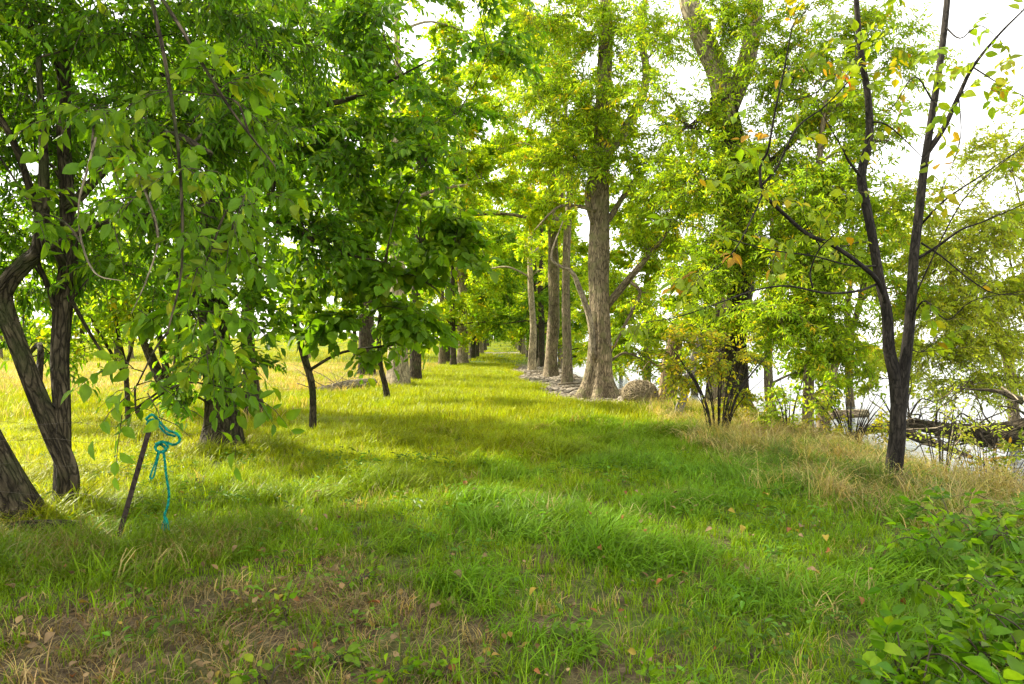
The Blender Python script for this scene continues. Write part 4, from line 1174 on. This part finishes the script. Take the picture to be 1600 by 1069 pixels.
SB = [
    ([(1386, 480, 7.88), (1372, 440, 7.7), (1340, 410, 7.5), (1300, 383, 7.3), (1260, 365, 7.1), (1215, 325, 6.9), (1192, 300, 6.8), (1188, 260, 6.8), (1200, 235, 6.7), (1210, 180, 6.6), (1225, 110, 6.5), (1237, 45, 6.4)], .027),
    ([(1190, 290, 6.8), (1215, 260, 6.7), (1245, 200, 6.6), (1290, 165, 6.5), (1330, 120, 6.4), (1345, 75, 6.4)], .012),
    ([(1192, 302, 6.8), (1180, 330, 6.7), (1155, 380, 6.5), (1130, 410, 6.4), (1095, 435, 6.3)], .010),
    ([(1368, 445, 7.75), (1340, 455, 7.5), (1290, 458, 7.3), (1230, 447, 7.1), (1175, 455, 6.9), (1120, 475, 6.7), (1060, 495, 6.5), (1000, 505, 6.4)], .014),
    ([(1376, 415, 7.85), (1330, 415, 7.6), (1270, 400, 7.3), (1200, 390, 7.0), (1130, 370, 6.8), (1060, 345, 6.6)], .011),
    ([(1270, 450, 7.25), (1266, 425, 7.2), (1280, 390, 7.15), (1300, 370, 7.1), (1320, 350, 7.0), (1322, 320, 6.9)], .010),
    ([(1283, 388, 7.2), (1262, 355, 7.1), (1255, 335, 7.0)], .007),
    ([(1363, 378, 7.8), (1335, 380, 7.7), (1308, 390, 7.6)], .010),
    ([(1346, 278, 7.8), (1325, 250, 7.6), (1318, 235, 7.5), (1300, 205, 7.3), (1280, 170, 7.2)], .016),
    ([(1352, 190, 7.8), (1385, 195, 7.7), (1420, 225, 7.6), (1445, 250, 7.4)], .012),
    ([(1346, 85, 7.75), (1300, 120, 7.4), (1265, 150, 7.2), (1180, 165, 7.0)], .010),
    ([(1448, 240, 8.0), (1475, 200, 7.9), (1498, 150, 7.8), (1520, 105, 7.7), (1560, 55, 7.5), (1605, 10, 7.4)], .032),
    ([(1432, 405, 7.95), (1465, 385, 7.8), (1500, 360, 7.6), (1540, 345, 7.4), (1620, 310, 7.2)], .018),
    ([(1424, 500, 7.92), (1445, 470, 7.7), (1480, 500, 7.6), (1520, 470, 7.4), (1600, 455, 7.2)], .012),
    ([(1420, 545, 7.9), (1440, 550, 7.8), (1460, 535, 7.7)], .008),
    ([(1425, 510, 7.92), (1430, 470, 7.7), (1440, 440, 7.6), (1500, 320, 7.3), (1560, 260, 7.1), (1620, 215, 7.0)], .012),
    ([(1440, 350, 8.0), (1480, 310, 7.8), (1540, 270, 7.6), (1620, 215, 7.4)], .014),
    ([(1440, 380, 8.0), (1470, 400, 7.8), (1520, 440, 7.6), (1560, 460, 7.5), (1620, 458, 7.4)], .012),
    ([(1458, 160, 8.0), (1430, 120, 7.8), (1400, 160, 7.7), (1370, 200, 7.6)], .009),
    ([(1475, 40, 8.0), (1500, 60, 7.8), (1530, 40, 7.7), (1560, 60, 7.5)], .010),
    ([(1520, 105, 7.7), (1560, 130, 7.5), (1600, 150, 7.4)], .009),
    ([(1498, 150, 7.8), (1500, 220, 7.7), (1470, 300, 7.6)], .007),
]
ends_p = []; ends_d = []
for pts, r0 in SB:
    pp = [PF(*q_) for q_ in pts]
    c = t.limb(pp, list(np.linspace(r0, max(.0025, r0 * .22), len(pp))), sides=7, rough=.03)
    k = len(c)
    for _ in range(max(2, k // 7)):
        i = rng.integers(k // 3, k)
        ends_p.append(c[i]); dd = norm(c[min(i + 1, k - 1)] - c[max(0, i - 1)]); ends_d.append(dd + rng.normal(0, .6, 3))
    ends_p.append(c[-1]); ends_d.append(norm(c[-1] - c[-3]))
for k_ in range(46):
    i_ = rng.integers(0, len(ends_p)); p_ = ends_p[i_]
    if p_[0] < 2.2: continue
    d_ = norm(ends_d[i_] + rng.normal(0, .5, 3) + np.array([.3, -.1, .25])); ln = rng.uniform(.25, .8)
    t.limb([p_, p_ + d_ * ln * .5 + rng.normal(0, .03, 3), p_ + d_ * ln], [.004, .003, .0015], sides=4)
t.lv.sprays(np.array(ends_p), np.array(ends_d), 0.30, 6, .125, 'autumn', .35, twig_r=.003, up_j=.3, clump_var=.2)
# leafier clusters
for (px, py, Y, rx, ry, n_) in [(1140, 255, 6.6, 45, 25, 4), (1230, 215, 6.5, 50, 35, 4), (1290, 90, 6.8, 110, 50, 9), (1370, 60, 7.2, 60, 40, 5), (1500, 80, 7.4, 80, 55, 10), (1560, 130, 7.2, 60, 50, 8), (1410, 140, 7.3, 60, 50, 6), (1310, 320, 7.0, 50, 30, 3), (1110, 370, 6.4, 50, 30, 4), (1090, 430, 6.3, 35, 25, 3)]:
    p_ = PF(px, py, Y) + rng.normal(0, 1, (n_, 3)) * np.array([rx / FPX * Y * .6, .25, ry / FPX * Y * .6])
    t.lv.sprays(p_, rng.normal(0, 1, (n_, 3)) * [1, .8, .4], .28, 7, .125, 'autumn', .4, twig_r=.003, up_j=.3)
t.done('ovate', 300)

# ------------------------------------------------------------------ shore things: snag, board, bundle, shrubs, logs
b = G(1038, 17.5); 
t = Tree('broken_snag', 'leaning broken-topped trunk with orange-brown bark beside the round straw bundle', b,
         bark_mat('bark_orange', (0.1, 0.07, 0.035), (0.26, 0.19, 0.1), (0.42, 0.33, 0.2), fur=8), cat='dead tree')
t.trunk([b + [-.1, 0, -.2], P(1042, 620, 17.5), P(1048, 570, 17.5), P(1056, 530, 17.5), P(1058, 512, 17.5)], [.36, .24, .2, .17, .13], sides=18, butt=(.3, .3, 4), rough=.06)
t.limb([P(1056, 535, 17.4), P(1064, 518, 17.3), P(1068, 508, 17.2)], [.08, .05, .01])
t.limb([P(1050, 560, 17.4), P(1030, 572, 17.2), P(1015, 565, 17.0), P(1003, 580, 16.9)], [.03, .02, .014, .006])
for (px, py, rx, ry, n_) in [(1040, 575, 18, 22, 8), (1045, 500, 45, 28, 40), (1020, 480, 40, 30, 30)]:
    t.blob(P(px, py, 17.3), (rx / FPX * 17, .4, ry / FPX * 17), n_, L=.35, K=8, size=.1, pal='yellow')
t.done('small')

M_BOARD = plain_mat('weathered_board', (0.15, 0.135, 0.11), rough=.9, var=.45, scale=9)
M_HOLE = plain_mat('board_hole', (0.03, 0.025, 0.02))
p0 = P(1062, 640, 14.2); p1 = P(1096, 520, 14.2)
br = empty('leaning_board', p0, 'weathered grey plank with dark knot holes leaning by the yellowing shrub', 'plank')
ax = norm(p1 - p0); sd = norm(np.cross(ax, [0, 1, 0.0])); th = np.cross(ax, sd)
L = np.linalg.norm(p1 - p0)
a = Acc()
k = 12
for i in range(k):
    f = i / (k - 1); w = .08 * (1 - .12 * f) * (1 + .05 * math.sin(i * 2.1)); tk = .035
    c = p0 + ax * L * (f - .06) + sd * .012 * math.sin(i * 1.7)
    a.v.append(np.array([c + sd * w + th * tk, c - sd * w + th * tk, c - sd * w - th * tk, c + sd * w - th * tk])); a.col.append(np.ones((4, 3))); a.bco.append(np.zeros((4, 3)))
a.n = 4 * k
a.q.append(np.array([(4 * i + j, 4 * i + (j + 1) % 4, 4 * i + 4 + (j + 1) % 4, 4 * i + 4 + j) for i in range(k - 1) for j in range(4)] + [(0, 3, 2, 1), (4 * k - 4, 4 * k - 3, 4 * k - 2, 4 * k - 1)]))
bd = link('board', a.mesh('board', M_BOARD, p0, smooth=False), br)
for f in (.58, .72, .8, .93):
    c = p0 + ax * L * f - th * .038 * (1 if th[1] > 0 else -1)
    a = Acc(); tube(a, [c, c - th * .012 * (1 if th[1] > 0 else -1)], [.035, .028], 10, 4)
    link('knot_hole', a.mesh('knot_hole', M_HOLE, p0), bd)

# round bundle of tangled straw-coloured stems
c0 = P(1000, 626, 17.0); c0[2] = float(height(c0[0], c0[1])) + .30
a = Acc()
M_STRAW = plain_mat('straw_stems', (0.27, 0.215, 0.13), rough=.9, scale=25)
for i in range(620):
    u = norm(rng.normal(0, 1, 3)); w_ = norm(np.cross(u, rng.normal(0, 1, 3))); r = rng.uniform(.85, 1.08) if i % 14 else rng.uniform(1.05, 1.25)
    an = np.linspace(0, rng.uniform(1.2, 2.6), 6)
    pts = c0 + np.array([.42, .38, .31]) * (np.cos(an)[:, None] * u + np.sin(an)[:, None] * w_) * r
    tube(a, pts, [.009, .009, .004], 3, 7, cap=False)
an = np.linspace(0, np.pi, 9); 
vs = []
for i in range(9):
    for j in range(14):
        ph = j / 14 * 2 * np.pi
        vs.append(c0 + np.array([.34, .31, .25]) * np.array([math.sin(an[i]) * math.cos(ph), math.sin(an[i]) * math.sin(ph), math.cos(an[i])]) * (1 + .05 * math.sin(3 * ph + i)))
a.add(np.array(vs), [(i * 14 + j, i * 14 + (j + 1) % 14, i * 14 + 14 + (j + 1) % 14, i * 14 + 14 + j) for i in range(8) for j in range(14)])
o = link('straw_bundle', a.mesh('straw_bundle', M_STRAW, c0), None); o.location = tuple(c0)
tag(o, 'rounded bundle of tangled tan stems on the stones right of the buttressed tree', 'bundle')


def shrub(name, label, px, Y, hpx, wpx, n_, pal, size, tmpl, stems=7, K=7, parts=0, group=None, bark=None):
    b = G(px, Y)
    t = Tree(name, label, b, bark or M_BARK_S, cat='shrub', group=group)
    for i in range(stems):
        dx = rng.uniform(-1, 1) * wpx / FPX * Y * .7; dy = rng.uniform(-.4, .4) * wpx / FPX * Y; h = hpx / FPX * Y * rng.uniform(.6, 1)
        t.limb([b + [dx * .15, dy * .15, -.05], b + [dx * .4, dy * .4, h * .45], b + [dx, dy, h * .9]], [.014, .01, .003], sides=5)
    for i in range(6):
        c = b + np.array([rng.uniform(-.6, .6) * wpx, 0, rng.uniform(.12, .85) * hpx]) / FPX * Y + [0, rng.uniform(-.3, .3), 0]
        t.blob(c, (wpx * .45 / FPX * Y, .3, hpx * .25 / FPX * Y), n_ // 6, L=.3, K=K, size=size, pal=pal, droop=.2, limb=False, r0=.006)
    return t.done(tmpl, parts)


shrub('yellowing_shrub', 'yellow-green shrub with dark stems in front of the shaggy trunk', 1122, 11.6, 165, 115, 520, 'shrub', .07, 'small', stems=26)
shrub('small_shrub', 'small sparse dark-stemmed shrub to the right of the yellowing shrub', 1232, 11.8, 120, 55, 130, 'fresh', .08, 'small', stems=6)
shrub('bank_shrub', 'low twiggy shrub with pale leaves at the picture edge beside the fallen trunk', 1580, 8.6, 150, 80, 130, 'autumn', .07, 'small', stems=9)
shrub('reedy_shrub', 'bare reddish twigs rising right of the forked dark tree', 1470, 10.2, 230, 70, 60, 'willow', .06, 'small', stems=14)

shrub('brush_shrub', 'tangled twiggy brush at the water edge left of the forked dark tree', 1330, 11.2, 120, 90, 150, 'shrub', .06, 'small', stems=22)
shrub('thin_willow_shrub', 'thin pale willow shoots in front of the fallen trunk', 1540, 10.4, 250, 90, 200, 'willow', .06, 'smallnarrow', stems=26)

# vine-covered stump: bright green pillar
b = np.array([6.35, 13.6, float(height(6.35, 13.6))])
t = Tree('vine_covered_stump', 'leaning stump draped in bright green vine on the bank edge', b, M_BARK_M, cat='stump')
t.trunk([b + [-.1, 0, -.2], P(1285, 640, 13.6), P(1298, 600, 13.6), P(1306, 575, 13.6)], [.12, .1, .08, .04], sides=10)
for (px, py) in [(1280, 640), (1288, 625), (1296, 608), (1304, 590), (1285, 632), (1300, 600)]:
    t.blob(P(px, py, 13.5), (.16, .16, .14), 14, L=.14, K=7, size=.08, pal='fresh', droop=.6, limb=False, r0=.005, sub=4, twig_r=.003)
t.done('small')

# fallen trunks in the water
LOGS = [
    ('fallen_tree', 'dark fallen trunk with a tangle of roots lying across the water at the right', [(1630, 668, 12.2), (1560, 682, 12.6), (1490, 676, 13.2), (1430, 664, 13.8), (1385, 662, 14.4)], [.22, .2, .15, .10, .04], M_BARK_D),
    ('sawn_log', 'short tan log on the bank just left of the forked dark tree', [(1296, 648, 13.0), (1330, 646, 13.0), (1356, 646, 13.0)], [.075, .08, .07], M_BARK_M),
    ('drift_branch', 'thin bare drift branch reaching over the water above the fallen trunk', [(1600, 628, 12.0), (1560, 612, 12.2), (1510, 608, 12.4)], [.06, .035, .012], M_BARK_D),
    ('low_drift_log', 'low brown log half sunk below the fallen trunk', [(1300, 690, 11.5), (1380, 668, 12.4), (1450, 690, 12.2), (1520, 716, 11.6)], [.04, .07, .07, .03], M_BARK_D),
]
for nm, lb, pts, rad, bk in LOGS:
    pp = np.array([P(*q_) for q_ in pts])
    b = pp.mean(0); root = empty(nm, b, lb, 'log')
    a = Acc(); c, r = tube(a, pp, rad, 16, 24, .1, seed=len(nm))
    link('trunk', a.mesh('trunk', bk, b, bco_attr=True), root)
    nbr = {'fallen_tree': 60, 'sawn_log': 0, 'drift_branch': 5, 'low_drift_log': 12}[nm]
    for i in range(nbr):
        k = rng.integers(0, 23); p0 = c[k]
        d_ = norm(np.array([rng.normal(-.3, .8), rng.normal(-.2, .5), rng.uniform(-.2, .9)])); ln = rng.uniform(.4, 1.3)
        a = Acc(); tube(a, [p0, p0 + d_ * ln * .4 + rng.normal(0, .08, 3), p0 + d_ * ln * .7 + rng.normal(0, .12, 3), p0 + d_ * ln + rng.normal(0, .2, 3)], [r[k] * .22 + .006, .014, .009, .003], 5, 12, .08, seed=i)
        link('root_branch' if nm == 'fallen_tree' else 'side_branch', a.mesh('side_branch', bk if i % 3 else M_DEAD, b, bco_attr=True), root)

# brush log on the field side
pp = np.array([G(498, 21) + [0, 0, .1], G(535, 22) + [0, 0, .16], G(585, 23.5) + [0, 0, .2]])
root = empty('brush_log', pp.mean(0), 'pale brushwood log lying left of the thickest pale trunk', 'log')
a = Acc(); c, r = tube(a, pp, [.1, .16, .12], 12, 14, .1); link('trunk', a.mesh('trunk', M_DEAD, pp.mean(0), bco_attr=True), root)
for i in range(22):
    p0 = c[rng.integers(0, 14)]; d_ = np.array([rng.normal(-.3, .7), rng.normal(0, .5), rng.uniform(.1, .8)]); 
    a = Acc(); tube(a, [p0, p0 + d_ * .5 + rng.normal(0, .1, 3), p0 + d_ * 1.1 + rng.normal(0, .15, 3)], [.018, .012, .004], 4, 8, seed=i)
    link('side_branch', a.mesh('side_branch', M_DEAD, pp.mean(0), bco_attr=True), root)
# exposed root by the twin trunk tree
pp = np.array([G(15, 5.75) + [0, 0, .05], G(60, 5.7) + [0, 0, .07], G(110, 5.75) + [0, 0, .06], G(150, 5.85) + [0, 0, .02]])
o = Acc(); tube(o, pp, [.05, .055, .05, .02], 10, 16, .1)
ob = link('fallen_branch', o.mesh('fallen_branch', M_BARK_D, pp.mean(0), bco_attr=True)); ob.location = tuple(pp.mean(0))
tag(ob, 'short brown branch lying at the foot of the twin-trunked tree', 'branch')

# shore stones
M_STONE = plain_mat('shore_stone', (0.23, 0.195, 0.15), rough=.85, var=.45, scale=3)
a = Acc()
ns = 4200
yy = rng.uniform(16.5, 44, ns); xx = edge_x(yy) + rng.uniform(-2.5, 2.6, ns); zz = height(xx, yy)
oc = norm(np.array([(1, 0, 0), (-1, 0, 0), (0, 1, 0), (0, -1, 0), (0, 0, 1), (0, 0, -1.0), (.6, .6, .5), (-.6, .6, .5), (.6, -.6, .5), (-.6, -.6, .5)]))
fc = np.array([(4, 6, 7), (4, 8, 6), (4, 9, 8), (4, 7, 9), (0, 6, 8), (2, 7, 6), (1, 9, 7), (3, 8, 9), (0, 2, 6), (2, 1, 7), (1, 3, 9), (3, 0, 8), (5, 2, 0), (5, 1, 2), (5, 3, 1), (5, 0, 3)])
sz = (.02 + .10 * rng.uniform(0, 1, ns) ** 2)[:, None] * rng.uniform(.6, 1.3, (ns, 3)) * [1.2, 1, .6]
V = oc[None] * sz[:, None] * rng.uniform(.8, 1.2, (ns, 10, 1)) + np.stack([xx, yy, zz + .01], -1)[:, None]
a.add(V.reshape(-1, 3), None, (fc[None] + np.arange(ns)[:, None, None] * 10).reshape(-1, 3))
tag(link('shingle', a.mesh('shingle', M_STONE, smooth=False)), 'pale shingle stones along the shore behind the tree row', 'shingle', kind='stuff')
# driftwood sticks on the stones
for i in range(22):
    yy_ = 17.5 + i * .8; xx_ = edge_x(yy_) + rng.uniform(-2.2, .8); p0 = np.array([xx_, yy_, float(height(xx_, yy_)) + .05]); an_ = rng.uniform(-.5, .5); ln = rng.uniform(.5, 1.8)
    p1 = p0 + [math.cos(an_) * ln, math.sin(an_) * ln, 0]; p1[2] = float(height(p1[0], p1[1])) + .07; pm = (p0 + p1) / 2 + [0, 0, .04]
    a = Acc(); tube(a, [p0, pm, p1], [.035, .03, .012], 7, 8, .1, seed=i)
    o = link('driftwood_stick', a.mesh('driftwood_stick', M_DEAD, p0, bco_attr=True)); o.location = tuple(p0)
    tag(o, '%s bleached driftwood stick on the shore stones, counted from the camera' % ORD[i], 'driftwood', 'driftwood sticks on the shore')

# ------------------------------------------------------------------ fence post, rope, wire
M_RUST = plain_mat('rusted_steel', (0.045, 0.032, 0.026), rough=.75, var=.5, scale=40, metal=.3)
p0 = P(176, 862, 5.25); p1 = P(238, 655, 5.2)
p0[2] = min(p0[2], float(height(p0[0], p0[1]))) - .05
post = empty('fence_post', p0, 'rusty steel post leaning right in the near grass with teal rope at its top', 'fence post')
ax = norm(p1 - p0); sd = norm(np.cross(ax, [0, -1.0, 0.05])); fw = np.cross(sd, ax); L = np.linalg.norm(p1 - p0)


def bar(name, w, d_, o1, o2, mat, parent, base, l0=0.0, l1=1.0):
    a = Acc(); vs = []
    for f in (l0, l1):
        c = p0 + ax * L * f + sd * o1 + fw * o2
        vs += [c + sd * w + fw * d_, c - sd * w + fw * d_, c - sd * w - fw * d_, c + sd * w - fw * d_]
    a.add(np.array(vs), [(0, 1, 5, 4), (1, 2, 6, 5), (2, 3, 7, 6), (3, 0, 4, 7), (0, 3, 2, 1), (4, 5, 6, 7)])
    return link(name, a.mesh(name, mat, base, smooth=False), parent)


flange = bar('flange', .019, .003, 0, 0, M_RUST, post, p0)
bar('web', .003, .014, 0, -.0172, M_RUST, post, p0)
for i in range(11):
    bar('stud', .006, .004, 0, .0072, M_RUST, flange, p0, .22 + .07 * i, .235 + .07 * i)

M_ROPE = plain_mat('teal_rope', (0.012, 0.20, 0.15), rough=1.0, var=.7, scale=45, spec=.05)
rope = empty('rope', P(240, 700, 5.17), 'teal twisted rope knotted round the top of the leaning steel post', 'rope')
rb = P(240, 700, 5.17)


def rope_part(name, pts, r=.0105, parent=None):
    c = catmull(np.array([P(*q_) for q_ in pts]), 70)
    tan = norm(np.gradient(c, axis=0)); xs = norm(np.cross(tan, [0.1, 1, .2])); ys = np.cross(tan, xs)
    Ls = np.concatenate([[0], np.cumsum(np.linalg.norm(np.diff(c, axis=0), axis=1))])
    a = Acc()
    for s_ in range(3):
        ph = s_ * 2.094 + Ls * 95
        tube(a, c + (np.cos(ph)[:, None] * xs + np.sin(ph)[:, None] * ys) * r * .62, [r * .62, r * .62], 5, 70, cap=True)
    return link(name, a.mesh(name, M_ROPE, rb), parent or rope)


rope_part('wrap', [(228, 655, 5.14), (238, 648, 5.1), (250, 660, 5.13), (262, 672, 5.14), (276, 678, 5.15), (281, 688, 5.15), (272, 695, 5.14), (258, 691, 5.13), (246, 694, 5.12), (242, 700, 5.12)], .009)
rope_part('wrap', [(229, 655, 5.26), (236, 664, 5.25), (230, 662, 5.14), (240, 656, 5.13), (258, 676, 5.13), (274, 682, 5.16)], .008)
rope_part('knot', [(243, 694, 5.14), (254, 690, 5.10), (262, 698, 5.11), (252, 707, 5.10), (243, 701, 5.12), (250, 694, 5.16), (260, 703, 5.14), (250, 706, 5.15)], .0085)
rope_part('loop', [(247, 704, 5.11), (243, 722, 5.11), (236, 740, 5.1), (235, 747, 5.1), (240, 745, 5.1), (244, 728, 5.1), (249, 706, 5.11)], .006)
tail = rope_part('tail', [(255, 704, 5.11), (258, 724, 5.1), (260, 746, 5.1), (264, 770, 5.1), (262, 790, 5.1), (257, 806, 5.1), (262, 818, 5.1)], .008)
for k in range(4):
    rope_part('frayed_strand', [(257, 804, 5.1), (256 + k * 2, 814, 5.1), (252 + k * 4, 826 + 3 * (k % 2), 5.1)], .004, tail)

M_WIRE = plain_mat('fence_wire', (0.10, 0.085, 0.07), rough=.5, metal=.7, scale=50)
fence = empty('wire_fence', (-3.1, 5.3, 0), 'thin woven wire fence sagging from the picture edge past the post to the dark trunk', 'fence')
corner = [P(-40, 660, 5.35), P(110, 662, 5.3), P(226, 668, 5.26), P(300, 678, 6.5), P(335, 662, 9.9)]
xy = catmull(np.array([[c[0], c[1], c[2]] for c in corner]), 44)
tops = xy.copy()
for f, dz in enumerate([0, .13, .32, .55]):
    pts = tops.copy(); pts[:, 2] = tops[:, 2] - dz + .012 * np.sin(np.arange(44) * .7 + f * 2)
    pts[:, 2] = np.maximum(pts[:, 2], height(pts[:, 0], pts[:, 1]) + .05)
    a = Acc(); tube(a, pts, [.0011, .0011], 4, 60); link('strand', a.mesh('strand', M_WIRE, (-3.1, 5.3, 0)), fence)
for k in range(1, 43, 4):
    a = Acc(); p_ = tops[k]; tube(a, [p_, p_ + [.01 * math.sin(k), .01, -.3], [p_[0], p_[1], float(height(p_[0], p_[1])) + .08]], [.0007, .0007], 4, 6)
    link('stay_wire', a.mesh('stay_wire', M_WIRE, (-3.1, 5.3, 0)), fence)

# ------------------------------------------------------------------ brambles, weeds, fallen leaves


def plant(name, label, x, y, nst, hh, size, tmpl, pal, group, K=5, spread=.5, parts=40, cat='plant'):
    b = np.array([x, y, float(height(x, y))])
    t = Tree(name, label, b, M_TWIG, cat=cat, group=group)
    for i in range(nst):
        a_ = rng.uniform(0, 6.28); dd = np.array([math.cos(a_), math.sin(a_), 0]) * spread * rng.uniform(.3, 1)
        h = hh * rng.uniform(.5, 1.1)
        ac = Acc()
        c, r = tube(ac, [b + dd * .05, b + dd * .35 + [0, 0, h * .7], b + dd * .8 + [0, 0, h], b + dd * 1.15 + [0, 0, h * .8]], [.005, .004, .002], 4, 10, cap=False)
        link('stem', ac.mesh('stem', M_TWIG, b), t.root)
        ii = rng.integers(3, 10, 3)
        dr = norm(c[np.minimum(ii + 0, 9)] - c[ii - 1]) + rng.normal(0, .5, (3, 3))
        t.lv.sprays(c[ii], dr, .14, K, size, pal, .2, twig_r=.002, up_j=.25, pitch=(-.1, .5))
    return t.done(tmpl, parts, crown='leaves')


spots = [(1.7, 2.85), (2.2, 3.1), (2.6, 3.3), (3.1, 3.6), (1.9, 2.65), (3.3, 4.75), (2.1, 2.75), (2.5, 2.95), (2.95, 3.3), (2.35, 3.5), (2.75, 3.75), (3.2, 4.0), (3.5, 4.45), (2.3, 2.5), (1.8, 3.15), (3.9, 5.0), (3.55, 5.5), (3.0, 4.7), (2.0, 2.45), (4.3, 5.9)]
spots += [(2.35, 2.85), (2.75, 3.1), (2.45, 3.2), (3.35, 4.2), (2.2, 2.65), (3.6, 4.9)]
spots.sort(key=lambda q: -q[0] / q[1])
for i, (x_, y_) in enumerate(spots):
    plant('bramble_plant', '%s leafy bramble in the lower right corner, counted from the picture edge' % ORD[i], x_, y_, 6, .27, .095, 'ovate', 'deep', 'brambles in the lower right corner', spread=.38, parts=30)
for i, (px, Y) in enumerate(sorted([(520, 3.35), (610, 3.2), (420, 3.15), (700, 3.25), (760, 3.3), (560, 4.4), (900, 3.6), (450, 3.9), (1010, 3.1), (1180, 3.4)])):
    g_ = G(px, Y)
    plant('broadleaf_weed', '%s low broad-leaved weed in the trodden grass, counted from the left' % ORD[i], g_[0], g_[1], 4, .07, .065, 'ovate', 'mid', 'weeds in the trodden grass', K=3, spread=.1, parts=30)

FL = {'yellow': ((.36, .27, .04), 'small yellow fallen leaf lying on the near grass'), 'orange': ((.27, .11, .035), 'orange-brown fallen leaf lying on the near grass'), 'tan': ((.22, .15, .075), 'curled tan fallen leaf lying on the near grass')}
_lm = Acc(); v_, q_, t_ = leaf_template(.3, curl=.35, fold=.18); _lm.add(v_, q_, t_); fl_me = _lm.mesh('fallen_leaf', M_DRYLEAF)
for i in range(260):
    x_, y_ = rnd_view(1, 2.9, 7.0, margin=0); x_, y_ = float(x_[0]), float(y_[0])
    if x_ > 3.4 or x_ < -3.6: continue
    if rng.uniform() > .35 + .65 * float(trodden(x_, y_)): continue
    k = ['yellow', 'orange', 'tan', 'tan'][i % 4]
    o = bpy.data.objects.new('fallen_leaf', fl_me); s_ = rng.uniform(.04, .09)
    o.location = (x_, y_, float(height(x_, y_)) + .045 + (.075 if trodden(x_, y_) < .35 else 0)); o.rotation_euler = (rng.normal(0, .5), rng.normal(0, .4), rng.uniform(0, 6.28)); o.scale = (s_, s_, s_)
    o.color = (*(np.array(FL[k][0]) * rng.uniform(.7, 1.15)), 1)
    col.objects.link(o); tag(o, FL[k][1], 'leaf', '%s fallen leaves on the near grass' % k)
